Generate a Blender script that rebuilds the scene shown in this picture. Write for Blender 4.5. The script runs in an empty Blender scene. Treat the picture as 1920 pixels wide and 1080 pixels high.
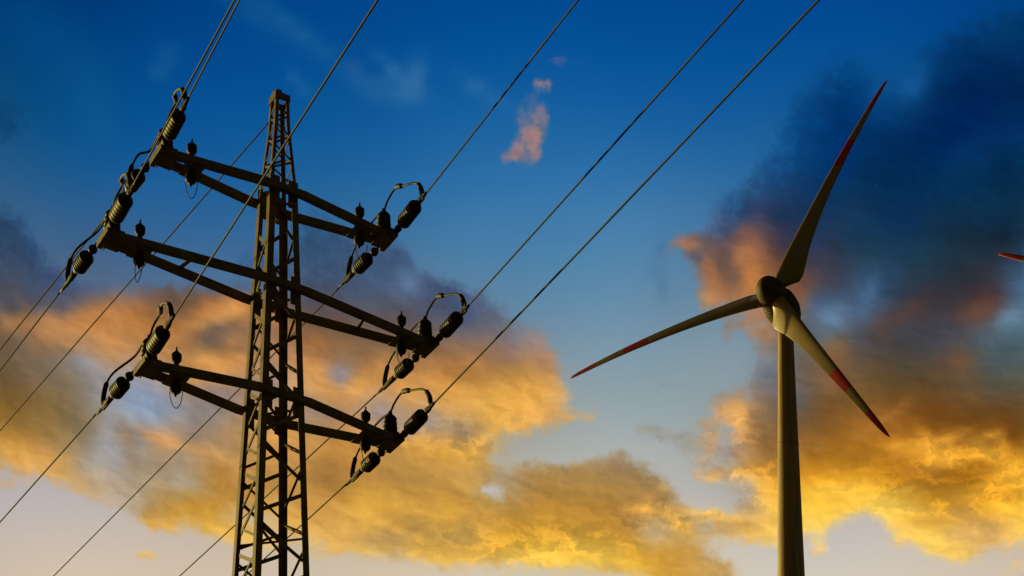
import bpy, bmesh, math, random
import numpy as np
from mathutils import Vector, Matrix

SC = bpy.context.scene
COL = SC.collection
R = math.radians
rnd = random.Random(7)

# ------------------------------------------------------------------ camera
cd = bpy.data.cameras.new('camera')
cam = bpy.data.objects.new('camera', cd)
COL.objects.link(cam)
cam.location = (0, 0, 1.6)
cam.rotation_euler = (R(98), 0, 0)
cd.sensor_width = 36
cd.lens = 63.75
cd.shift_y = 0.81354          # rising front: the view is the upper part of the image circle
cd.clip_start = 0.1
cd.clip_end = 20000
SC.camera = cam

# ------------------------------------------------------------------ exposure
SC.view_settings.view_transform = 'Standard'
SC.view_settings.look = 'None'
SC.view_settings.exposure = 0
SC.view_settings.gamma = 1
SC.cycles.max_bounces = 4

# ------------------------------------------------------------------ sun
SUN_AZ, SUN_EL = -54.0, 9.0   # azimuth from +Y, positive to the right
sd = bpy.data.lights.new('sun', 'SUN')
sun = bpy.data.objects.new('sun', sd)
COL.objects.link(sun)
sd.energy = 5.0
sd.angle = R(0.5)
sd.color = (1.0, 0.80, 0.22)
to_sun = Vector((math.sin(R(SUN_AZ)) * math.cos(R(SUN_EL)), math.cos(R(SUN_AZ)) * math.cos(R(SUN_EL)), math.sin(R(SUN_EL))))
sun.rotation_euler = to_sun.to_track_quat('Z', 'Y').to_euler()
sun.location = (-60, 40, 60)

# ------------------------------------------------------------------ sky (world): clear gradient, clouds by azimuth / elevation in degrees
F_, PH_, PY_ = 3400.0, R(8), 2102.0


def sky(px, py):
    """survey reading (in the photograph's 1920 x 1080 frame) -> azimuth, elevation in degrees"""
    u = (px - 960) / F_
    v = (PY_ - py) / F_
    d = Vector((u, math.cos(PH_) - v * math.sin(PH_), math.sin(PH_) + v * math.cos(PH_)))
    return math.degrees(math.atan2(d.x, d.y)), math.degrees(math.asin(d.z / d.length))


AZ0, AZ1, EL0, EL1 = -21.0, 21.0, 22.6, 41.2
NC, NR = 140, 66               # density lattice
NCC, NRC = 236, 104             # colour lattice
KX, KY = 57.0, 73.0           # survey units per degree

# clear sky: (x, y, r, g, b)
CLEAR = [
    (0, -80, 0, 48, 104), (700, -80, 0, 64, 138), (1300, -80, 0, 66, 140), (1920, -80, 0, 62, 135),
    (0, 0, 0, 55, 115), (110, 22, 0, 58, 124), (350, 0, 0, 64, 134), (702, 37, 3, 72, 145), (850, 37, 3, 74, 149), (1300, 0, 3, 72, 150), (1646, 43, 5, 74, 150), (1920, 0, 0, 66, 140),
    (55, 74, 4, 64, 120), (222, 37, 0, 62, 130), (185, 148, 6, 75, 140), (407, 111, 5, 72, 145), (702, 160, 14, 80, 150), (1200, 160, 15, 84, 158), (1400, 120, 10, 80, 155), (1689, 149, 15, 80, 146), (1920, 160, 6, 66, 135),
    (111, 259, 15, 80, 140), (222, 259, 12, 80, 150), (444, 240, 15, 85, 155), (591, 222, 15, 85, 155), (776, 222, 20, 90, 160), (1150, 270, 34, 102, 168), (1350, 270, 30, 96, 162), (1920, 300, 20, 84, 150),
    (111, 352, 35, 90, 146), (259, 352, 36, 95, 155), (591, 333, 31, 95, 156), (739, 315, 31, 98, 164), (887, 333, 45, 108, 168), (1150, 400, 62, 120, 176), (1230, 340, 50, 110, 170),
    (300, 460, 55, 100, 150), (400, 450, 52, 100, 154), (893, 433, 64, 119, 174), (860, 467, 69, 124, 170), (1093, 500, 80, 131, 172), (1200, 460, 76, 128, 174), (1920, 420, 40, 100, 150),
    (195, 535, 84, 100, 130), (993, 567, 90, 131, 166), (1093, 600, 106, 141, 171), (1253, 560, 96, 131, 162), (1200, 560, 98, 136, 170), (1910, 567, 85, 120, 150),
    (210, 691, 142, 146, 156), (275, 710, 136, 150, 175), (637, 700, 145, 128, 126), (1093, 667, 126, 150, 167), (1287, 693, 134, 154, 162), (1387, 660, 130, 150, 165), (1180, 640, 118, 148, 170), (1893, 640, 95, 120, 140),
    (275, 765, 140, 160, 186), (340, 779, 150, 152, 158), (1180, 753, 140, 160, 166), (1300, 760, 140, 158, 165), (1400, 740, 135, 150, 160), (790, 787, 160, 142, 130),
    (211, 821, 152, 153, 154), (275, 827, 162, 158, 158), (1147, 820, 164, 172, 172), (1290, 850, 170, 172, 168), (1700, 860, 170, 168, 166),
    (19, 892, 176, 172, 178), (97, 910, 182, 176, 178), (920, 923, 192, 196, 200), (1297, 920, 180, 178, 175), (1380, 907, 168, 160, 148), (943, 870, 172, 166, 150),
    (97, 957, 190, 181, 176), (1330, 937, 186, 184, 180), (1647, 987, 196, 187, 181), (230, 980, 196, 184, 176),
    (97, 1038, 206, 189, 170), (227, 1054, 206, 190, 170), (627, 1053, 202, 187, 166), (710, 1060, 206, 190, 165), (1113, 1078, 205, 188, 158), (1413, 1053, 206, 198, 186), (1580, 1037, 200, 193, 185), (1713, 1060, 206, 196, 179), (1900, 1060, 205, 190, 172),
    (100, 1200, 222, 196, 160), (900, 1200, 222, 196, 160), (1800, 1200, 222, 196, 160),
]
# cloud colour readings: (x, y, r, g, b)
CCOL = [
    # upper left
    (10, 445, 46, 70, 105), (32, 477, 55, 74, 105), (65, 526, 66, 80, 105), (32, 558, 90, 85, 90), (97, 561, 86, 85, 100), (195, 535, 84, 98, 128), (260, 535, 90, 95, 115), (292, 542, 100, 86, 86), (20, 210, 6, 54, 100), (30, 250, 9, 58, 106), (150, 560, 96, 92, 104),
    # peach bank, left
    (195, 575, 165, 110, 70), (210, 590, 186, 126, 76), (136, 600, 180, 125, 75), (16, 603, 166, 116, 76), (81, 607, 166, 121, 80), (195, 623, 196, 136, 80), (240, 590, 186, 126, 71), (220, 655, 190, 136, 86), (97, 636, 175, 126, 81), (49, 633, 130, 105, 86), (32, 672, 120, 100, 80), (81, 688, 120, 105, 86),
    (26, 704, 110, 90, 66), (130, 704, 130, 115, 96), (168, 678, 150, 138, 132), (152, 665, 146, 138, 136), (324, 561, 96, 76, 66), (275, 575, 140, 100, 66), (373, 561, 120, 86, 70), (389, 590, 200, 136, 76), (437, 575, 186, 128, 76), (470, 560, 186, 130, 80), (356, 613, 160, 112, 72), (405, 613, 116, 96, 81),
    (437, 633, 165, 120, 80), (389, 649, 130, 100, 75), (447, 655, 160, 116, 76), (389, 672, 200, 140, 80), (405, 714, 186, 146, 101),
    # lower left
    (32, 762, 125, 96, 51), (97, 762, 130, 106, 66), (19, 811, 170, 126, 60), (81, 811, 150, 116, 66), (32, 850, 220, 161, 80), (81, 853, 200, 150, 86), (123, 876, 196, 156, 91), (155, 908, 206, 166, 111), (19, 915, 206, 166, 111), (6, 876, 215, 165, 96), (130, 811, 140, 116, 81), (146, 762, 126, 110, 86),
    (162, 821, 141, 126, 101), (211, 821, 150, 145, 140), (194, 860, 160, 153, 146), (233, 821, 150, 126, 101), (275, 827, 158, 146, 136), (243, 876, 160, 140, 116), (211, 908, 171, 151, 126), (194, 931, 200, 170, 136), (285, 817, 180, 141, 101), (324, 827, 206, 151, 96), (389, 853, 190, 146, 96), (357, 827, 146, 126, 110),
    (389, 795, 150, 130, 115), (340, 779, 150, 146, 146), (421, 811, 170, 130, 91), (405, 892, 176, 126, 61), (308, 941, 180, 136, 66), (275, 957, 181, 141, 81), (292, 983, 220, 170, 86), (357, 941, 190, 140, 61), (340, 908, 166, 146, 116), (389, 1005, 235, 180, 80), (357, 983, 215, 160, 66), (275, 1035, 230, 180, 96),
    (421, 1022, 235, 190, 100), (421, 941, 186, 136, 61), (437, 892, 190, 140, 75), (330, 870, 164, 142, 116),
    # grey bank, centre
    (593, 450, 46, 76, 112), (643, 483, 58, 84, 120), (727, 493, 64, 84, 115), (793, 517, 70, 90, 116), (693, 543, 75, 90, 115), (767, 533, 88, 112, 146), (827, 533, 65, 80, 106), (760, 567, 80, 86, 101), (860, 600, 80, 90, 115), (927, 600, 96, 101, 116), (977, 627, 120, 122, 131), (1010, 620, 148, 126, 126), (660, 587, 96, 91, 96),
    (600, 607, 110, 86, 71), (593, 640, 170, 116, 66), (677, 640, 126, 96, 71), (643, 650, 150, 110, 70), (627, 673, 165, 125, 86), (637, 700, 146, 126, 120), (593, 693, 215, 155, 90), (703, 683, 190, 136, 80), (660, 727, 225, 161, 86), (827, 660, 156, 111, 76), (860, 640, 130, 106, 91), (893, 667, 170, 120, 80), (960, 660, 146, 116, 101),
    (1010, 683, 180, 131, 91), (860, 700, 180, 126, 66), (910, 700, 166, 120, 66), (977, 707, 190, 140, 70), (843, 733, 220, 156, 76), (927, 740, 226, 166, 76), (993, 743, 235, 170, 80), (1043, 733, 215, 160, 90), (760, 720, 220, 156, 84),
    # golden field
    (893, 747, 226, 166, 80), (1010, 740, 226, 166, 76), (977, 797, 230, 170, 86), (1043, 770, 220, 165, 96), (827, 770, 200, 155, 96), (793, 787, 162, 142, 126), (820, 787, 168, 146, 126), (877, 807, 166, 136, 96), (827, 817, 215, 156, 76), (777, 830, 215, 156, 76), (893, 830, 215, 160, 76), (910, 813, 220, 165, 76), (860, 853, 210, 156, 71), (593, 843, 200, 146, 76),
    (610, 870, 161, 116, 61), (627, 907, 166, 120, 61), (727, 880, 180, 136, 71), (793, 877, 190, 146, 76), (860, 893, 196, 151, 81), (927, 870, 186, 146, 86), (943, 887, 166, 146, 116), (793, 920, 190, 141, 66), (860, 933, 196, 146, 66), (677, 947, 220, 166, 70), (727, 970, 215, 160, 70), (843, 953, 215, 160, 66), (777, 980, 190, 146, 76), (627, 993, 220, 166, 86),
    (727, 1003, 191, 151, 86), (810, 1013, 186, 146, 71), (877, 987, 191, 146, 71), (777, 1037, 230, 176, 76), (660, 1037, 210, 165, 91), (760, 1056, 206, 180, 140), (827, 1053, 230, 180, 86), (827, 1073, 216, 176, 106), (670, 790, 186, 144, 104), (540, 860, 184, 136, 76), (480, 920, 186, 138, 70), (520, 980, 226, 174, 84), (470, 1010, 236, 190, 100),
    # lower centre
    (993, 887, 166, 131, 81), (1060, 887, 161, 129, 80), (1027, 937, 186, 136, 61), (993, 970, 186, 136, 56), (1093, 970, 186, 136, 60), (960, 1003, 220, 161, 56), (1060, 1003, 215, 160, 56), (993, 1037, 240, 186, 70), (927, 1020, 226, 166, 61), (1093, 1047, 245, 195, 76), (977, 1060, 245, 195, 86), (1110, 1073, 210, 176, 110),
    (1113, 893, 161, 128, 76), (1163, 866, 150, 126, 96), (1197, 887, 160, 130, 86), (1263, 920, 165, 136, 91), (1113, 947, 186, 136, 61), (1163, 980, 181, 131, 61), (1247, 937, 171, 131, 76), (1213, 957, 178, 134, 74), (1280, 975, 176, 140, 84), (1230, 1003, 188, 158, 108), (1130, 1020, 215, 160, 56), (1197, 1027, 206, 151, 56), (1247, 1037, 200, 146, 60),
    (1280, 1010, 190, 151, 86), (1297, 1047, 206, 156, 76), (1347, 1053, 190, 151, 91), (1180, 1063, 230, 176, 66), (1370, 1075, 190, 152, 94),
    # band left of the turbine
    (1313, 967, 235, 180, 90), (1347, 967, 230, 180, 95), (1313, 983, 186, 146, 86), (1347, 987, 196, 151, 81), (1397, 983, 226, 170, 80), (1430, 997, 240, 190, 86), (1440, 1017, 245, 200, 106), (1380, 1013, 235, 190, 111), (1380, 940, 180, 158, 126), (1413, 953, 215, 175, 110), (1430, 920, 245, 180, 75), (1390, 883, 235, 170, 75), (1430, 887, 216, 151, 56), (1440, 937, 245, 190, 86),
    (1380, 907, 168, 152, 132), (1340, 893, 220, 170, 100), (1307, 887, 200, 165, 120), (1333, 827, 176, 146, 110), (1363, 853, 165, 148, 130), (1387, 847, 206, 156, 96), (1430, 837, 151, 109, 61), (1413, 787, 150, 116, 76), (1440, 753, 130, 110, 90), (1380, 787, 226, 166, 96), (1363, 763, 200, 151, 100), (1397, 753, 170, 131, 96), (1323, 787, 186, 146, 110), (1447, 730, 120, 110, 110),
    (1347, 740, 150, 136, 126), (1440, 860, 176, 121, 56), (1213, 803, 150, 150, 140), (1263, 817, 155, 154, 144), (1297, 827, 160, 154, 140), (1297, 860, 170, 165, 154), (1240, 710, 126, 142, 152), (1110, 777, 226, 170, 100),
    # bottom right
    (1530, 753, 106, 81, 56), (1497, 743, 96, 94, 98), (1563, 753, 115, 82, 46), (1613, 793, 160, 106, 46), (1680, 767, 130, 86, 41), (1747, 770, 116, 72, 31), (1847, 747, 96, 76, 56), (1880, 787, 110, 71, 31), (1897, 820, 115, 72, 26), (1530, 820, 140, 96, 46), (1580, 837, 160, 106, 36), (1647, 820, 158, 100, 36), (1680, 833, 168, 110, 40), (1713, 843, 176, 116, 40),
    (1763, 830, 176, 118, 42), (1757, 860, 222, 150, 48), (1797, 820, 150, 98, 38), (1813, 847, 212, 146, 48), (1863, 820, 140, 92, 36), (1863, 853, 200, 136, 42), (1897, 837, 150, 96, 31), (1863, 880, 190, 130, 41), (1897, 880, 240, 170, 50), (1813, 887, 170, 111, 31), (1713, 880, 180, 120, 41), (1647, 863, 190, 126, 36), (1763, 913, 176, 118, 36), (1797, 900, 166, 108, 31), (1830, 927, 215, 150, 41),
    (1863, 903, 230, 160, 46), (1710, 920, 200, 136, 42), (1680, 907, 196, 131, 36), (1513, 893, 215, 146, 46), (1580, 907, 240, 170, 50), (1530, 937, 255, 200, 66), (1613, 937, 255, 200, 70), (1663, 953, 255, 205, 80), (1530, 980, 255, 210, 90), (1580, 967, 250, 196, 80), (1713, 953, 245, 180, 56), (1763, 960, 235, 170, 56), (1730, 977, 226, 166, 66), (1813, 977, 215, 165, 90),
    (1780, 1003, 226, 180, 100), (1747, 1013, 255, 205, 90), (1797, 1037, 255, 205, 96), (1847, 953, 235, 166, 46), (1897, 953, 245, 180, 56), (1863, 993, 226, 170, 90), (1897, 1003, 250, 196, 90), (1913, 970, 255, 205, 76), (1697, 993, 250, 200, 96), (1680, 1010, 245, 200, 106), (1880, 1013, 235, 186, 110), (1537, 1025, 245, 200, 116), (1480, 960, 250, 196, 80), (1480, 880, 200, 138, 50), (1480, 820, 140, 98, 50),
    (1900, 1060, 230, 186, 110), (1600, 870, 196, 134, 40), (1740, 800, 122, 76, 30), (1700, 805, 150, 96, 36), (1820, 800, 116, 74, 28),
    # dark bank: orange hem by the hub
    (1320, 370, 40, 92, 152), (1353, 427, 56, 76, 115), (1387, 393, 31, 66, 115), (1453, 410, 31, 52, 90), (1393, 440, 112, 82, 76), (1270, 463, 155, 110, 90), (1297, 453, 130, 96, 86), (1310, 483, 92, 86, 96), (1337, 487, 140, 100, 76), (1353, 493, 106, 81, 71), (1393, 480, 165, 111, 76), (1420, 487, 160, 106, 70), (1403, 527, 180, 116, 66), (1337, 520, 156, 106, 76),
    (1377, 520, 120, 90, 76), (1327, 553, 186, 131, 86), (1370, 547, 150, 106, 76), (1453, 477, 90, 66, 61), (1507, 533, 110, 76, 61), (1520, 493, 60, 60, 76), (1537, 460, 41, 60, 95), (1503, 560, 130, 91, 70), (1530, 567, 72, 90, 115), (1420, 613, 170, 131, 101), (1443, 637, 150, 116, 91), (1403, 577, 166, 126, 96), (1363, 620, 136, 116, 106), (1320, 660, 165, 131, 116),
    (1437, 677, 120, 128, 136), (1427, 703, 111, 118, 125), (1507, 627, 86, 96, 106), (1520, 677, 110, 91, 76), (1470, 560, 130, 94, 70), (1480, 650, 110, 104, 100), (1470, 700, 112, 106, 100),
    # dark bank, middle
    (1600, 433, 20, 55, 95), (1700, 417, 12, 48, 95), (1800, 433, 20, 46, 76), (1883, 450, 20, 40, 66), (1550, 467, 46, 56, 80), (1633, 483, 36, 65, 95), (1733, 483, 28, 58, 86), (1817, 493, 36, 52, 72), (1517, 527, 100, 76, 70), (1567, 540, 66, 70, 86), (1627, 557, 65, 94, 128), (1560, 597, 90, 115, 140), (1683, 550, 46, 62, 86), (1717, 573, 75, 61, 61), (1750, 550, 50, 53, 66),
    (1817, 550, 56, 51, 58), (1833, 583, 96, 68, 58), (1867, 567, 76, 58, 58), (1893, 600, 94, 118, 138), (1905, 540, 66, 90, 118), (1650, 607, 86, 76, 76), (1700, 617, 66, 68, 76), (1783, 617, 70, 72, 82), (1833, 640, 76, 88, 98), (1900, 640, 72, 90, 100), (1600, 640, 80, 80, 86), (1567, 653, 126, 96, 66), (1667, 660, 76, 68, 61), (1750, 650, 72, 72, 76), (1800, 677, 106, 80, 60),
    (1867, 683, 80, 88, 88), (1600, 700, 110, 86, 60), (1700, 700, 86, 72, 52), (1800, 717, 96, 80, 60), (1883, 717, 88, 86, 72), (1733, 743, 106, 76, 41), (1833, 750, 106, 80, 50), (1553, 720, 126, 94, 62), (1640, 740, 112, 82, 46),
    # dark bank, top
    (1859, 64, 5, 60, 120), (1817, 85, 3, 52, 110), (1902, 107, 2, 46, 100), (1774, 128, 3, 50, 108), (1902, 170, 2, 38, 88), (1817, 179, 0, 38, 92), (1753, 192, 3, 46, 100), (1700, 160, 14, 72, 134), (1603, 100, 8, 72, 140), (1561, 119, 8, 68, 134), (1540, 170, 8, 62, 125), (1582, 183, 2, 55, 115), (1540, 234, 5, 60, 124), (1646, 192, 5, 64, 128), (1646, 256, 3, 48, 105), (1731, 256, 2, 42, 95),
    (1817, 277, 5, 52, 108), (1902, 256, 3, 48, 105), (1476, 277, 12, 68, 130), (1454, 320, 22, 72, 130), (1518, 320, 10, 58, 115), (1412, 307, 25, 84, 144), (1348, 341, 35, 90, 150), (1390, 362, 35, 72, 120), (1476, 362, 26, 58, 105), (1561, 341, 10, 52, 105), (1646, 341, 8, 46, 92), (1774, 320, 5, 50, 100), (1880, 320, 5, 42, 82), (1859, 383, 12, 50, 90), (1731, 405, 15, 48, 88),
    (1603, 405, 22, 55, 95), (1433, 392, 52, 64, 100), (1348, 405, 68, 85, 122), (1412, 439, 118, 84, 80),
    # wisps
    (984, 215, 128, 116, 138), (1020, 208, 150, 122, 130), (1015, 231, 160, 122, 122), (991, 247, 156, 120, 122), (958, 278, 152, 120, 126), (937, 301, 130, 112, 134), (997, 301, 166, 122, 118), (1004, 267, 164, 124, 116), (1015, 155, 178, 128, 116), (1051, 112, 112, 104, 144), (1087, 116, 92, 100, 148), (990, 180, 96, 104, 150), (825, 365, 98, 108, 150),
    (750, 150, 52, 104, 156), (690, 165, 44, 98, 154), (540, 50, 30, 92, 150), (310, 115, 24, 84, 144), (900, 165, 44, 104, 160), (565, 155, 44, 98, 156), (100, 150, 18, 78, 136), (1237, 510, 78, 116, 150),
    # left and centre, second pass
    (255, 579, 175, 115, 65), (284, 556, 120, 90, 75), (299, 579, 140, 100, 70), (314, 538, 95, 85, 90), (338, 550, 110, 90, 76), (382, 556, 140, 100, 70), (367, 564, 105, 80, 65), (418, 576, 200, 135, 70), (444, 570, 215, 145, 75), (447, 553, 150, 105, 75), (406, 553, 120, 88, 72), (379, 594, 185, 125, 65), (353, 612, 195, 130, 65), (430, 591, 190, 130, 70), (344, 588, 125, 92, 68),
    (388, 612, 115, 95, 80), (418, 612, 115, 98, 88), (447, 603, 150, 110, 75), (382, 638, 125, 98, 75), (430, 636, 168, 120, 74), (409, 650, 125, 95, 70), (444, 650, 135, 100, 70), (358, 656, 150, 110, 70), (403, 668, 185, 130, 75), (444, 674, 210, 145, 80), (344, 644, 165, 115, 70), (373, 704, 210, 150, 85), (418, 710, 195, 145, 90), (406, 721, 150, 130, 120), (436, 716, 165, 130, 105),
    (441, 733, 150, 125, 110), (344, 721, 190, 140, 90), (358, 739, 150, 130, 115), (329, 751, 140, 135, 140), (373, 772, 135, 125, 120), (403, 787, 145, 130, 120), (430, 787, 160, 135, 110), (418, 816, 165, 135, 105), (433, 828, 170, 135, 95), (284, 804, 165, 140, 120), (308, 822, 190, 145, 100), (264, 816, 145, 130, 115), (270, 772, 140, 155, 175), (358, 796, 145, 130, 120),
    (581, 570, 85, 80, 85), (610, 588, 95, 80, 80), (640, 597, 100, 80, 72), (590, 615, 120, 88, 68), (587, 644, 160, 110, 65), (625, 639, 130, 98, 70), (670, 644, 125, 98, 75), (708, 653, 130, 100, 75), (596, 662, 165, 115, 70), (625, 668, 145, 110, 85), (670, 674, 150, 112, 80), (699, 677, 165, 115, 70), (610, 686, 180, 130, 85), (640, 695, 140, 125, 125), (637, 707, 145, 125, 115), (587, 698, 205, 145, 80),
    (670, 710, 200, 145, 80), (699, 704, 190, 135, 75), (625, 724, 210, 150, 85), (655, 733, 215, 155, 90), (596, 727, 205, 150, 90), (684, 739, 205, 150, 90), (720, 772, 150, 135, 130), (699, 763, 165, 140, 125), (744, 751, 195, 150, 100), (773, 751, 210, 155, 90), (581, 766, 150, 130, 115), (610, 778, 160, 130, 105), (625, 787, 165, 130, 100), (646, 772, 175, 135, 95), (596, 816, 190, 140, 80),
    (640, 819, 195, 140, 75), (670, 834, 205, 145, 75), (513, 594, 185, 125, 70), (510, 624, 150, 115, 90), (545, 609, 140, 100, 70), (513, 653, 170, 125, 90), (548, 647, 165, 120, 85), (510, 698, 160, 130, 110), (545, 686, 185, 140, 100), (513, 739, 140, 125, 120), (551, 721, 210, 160, 110), (510, 766, 190, 145, 100), (554, 766, 170, 135, 105), (551, 810, 205, 150, 80), (507, 813, 220, 160, 85),
    (418, 526, 70, 95, 130), (453, 538, 75, 85, 110), (740, 640, 124, 94, 72), (770, 670, 150, 110, 74), (780, 630, 112, 92, 84), (740, 605, 96, 84, 84), (800, 590, 84, 84, 100), (820, 620, 112, 96, 92), (540, 560, 88, 84, 90), (500, 540, 80, 86, 104), (540, 500, 58, 82, 116), (480, 560, 120, 92, 80),
    (22, 582, 75, 75, 80), (74, 579, 85, 82, 90), (122, 582, 95, 88, 95), (19, 601, 165, 115, 70), (44, 597, 160, 112, 72), (85, 601, 185, 130, 85), (67, 619, 155, 112, 75), (22, 627, 115, 95, 75), (22, 653, 105, 88, 70), (56, 641, 140, 108, 80), (93, 627, 185, 132, 85), (130, 604, 185, 128, 78), (156, 590, 180, 122, 72), (185, 582, 175, 118, 68), (167, 619, 190, 132, 80), (130, 641, 165, 125, 90),
    (104, 664, 125, 108, 90), (74, 671, 118, 100, 80), (37, 682, 108, 90, 68), (19, 708, 105, 85, 58), (56, 716, 120, 98, 70), (93, 708, 120, 103, 82), (122, 682, 130, 118, 105), (148, 664, 148, 138, 135), (167, 682, 150, 148, 155), (141, 708, 130, 118, 105), (167, 716, 138, 128, 120), (193, 682, 165, 140, 120), (207, 645, 195, 138, 85), (230, 604, 185, 125, 70), (185, 656, 190, 140, 95), (237, 634, 185, 130, 80),
    (19, 745, 120, 92, 50), (56, 753, 125, 98, 58), (93, 753, 130, 105, 68), (130, 745, 130, 112, 85), (156, 753, 135, 122, 105), (178, 738, 145, 138, 135), (22, 801, 155, 115, 58), (67, 797, 145, 112, 65), (111, 797, 142, 115, 75), (22, 838, 205, 150, 72), (56, 834, 190, 140, 72), (93, 830, 165, 128, 75), (22, 864, 220, 162, 85), (56, 867, 220, 165, 92), (93, 864, 205, 155, 90), (122, 882, 205, 160, 98),
    (7, 893, 205, 160, 110), (148, 901, 205, 165, 110), (159, 838, 145, 130, 108), (141, 856, 170, 145, 110), (156, 871, 160, 148, 130), (193, 819, 155, 152, 152), (193, 856, 165, 160, 155), (215, 841, 155, 152, 150), (222, 875, 165, 155, 140), (259, 875, 158, 138, 112), (237, 819, 150, 132, 112), (259, 841, 150, 138, 125), (178, 790, 140, 125, 100), (207, 790, 150, 145, 145), (259, 767, 140, 155, 178), (230, 782, 150, 155, 165),
    (289, 793, 150, 158, 172), (315, 782, 148, 150, 158), (352, 782, 145, 138, 135), (296, 819, 185, 145, 100), (333, 827, 190, 148, 100), (370, 849, 185, 145, 100), (333, 853, 155, 138, 118), (370, 875, 165, 135, 98), (407, 864, 180, 138, 80), (315, 886, 165, 145, 115), (341, 904, 175, 160, 138), (370, 912, 180, 145, 95), (407, 904, 175, 128, 62), (426, 941, 185, 138, 62), (333, 945, 182, 138, 65), (296, 941, 180, 142, 85),
    (259, 923, 178, 158, 132), (207, 930, 195, 170, 140), (210, 740, 145, 148, 158), (230, 715, 145, 150, 160), (275, 735, 138, 150, 172), (300, 740, 142, 146, 158), (270, 690, 160, 140, 126), (300, 670, 178, 130, 88), (310, 700, 168, 136, 108),
]
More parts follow.
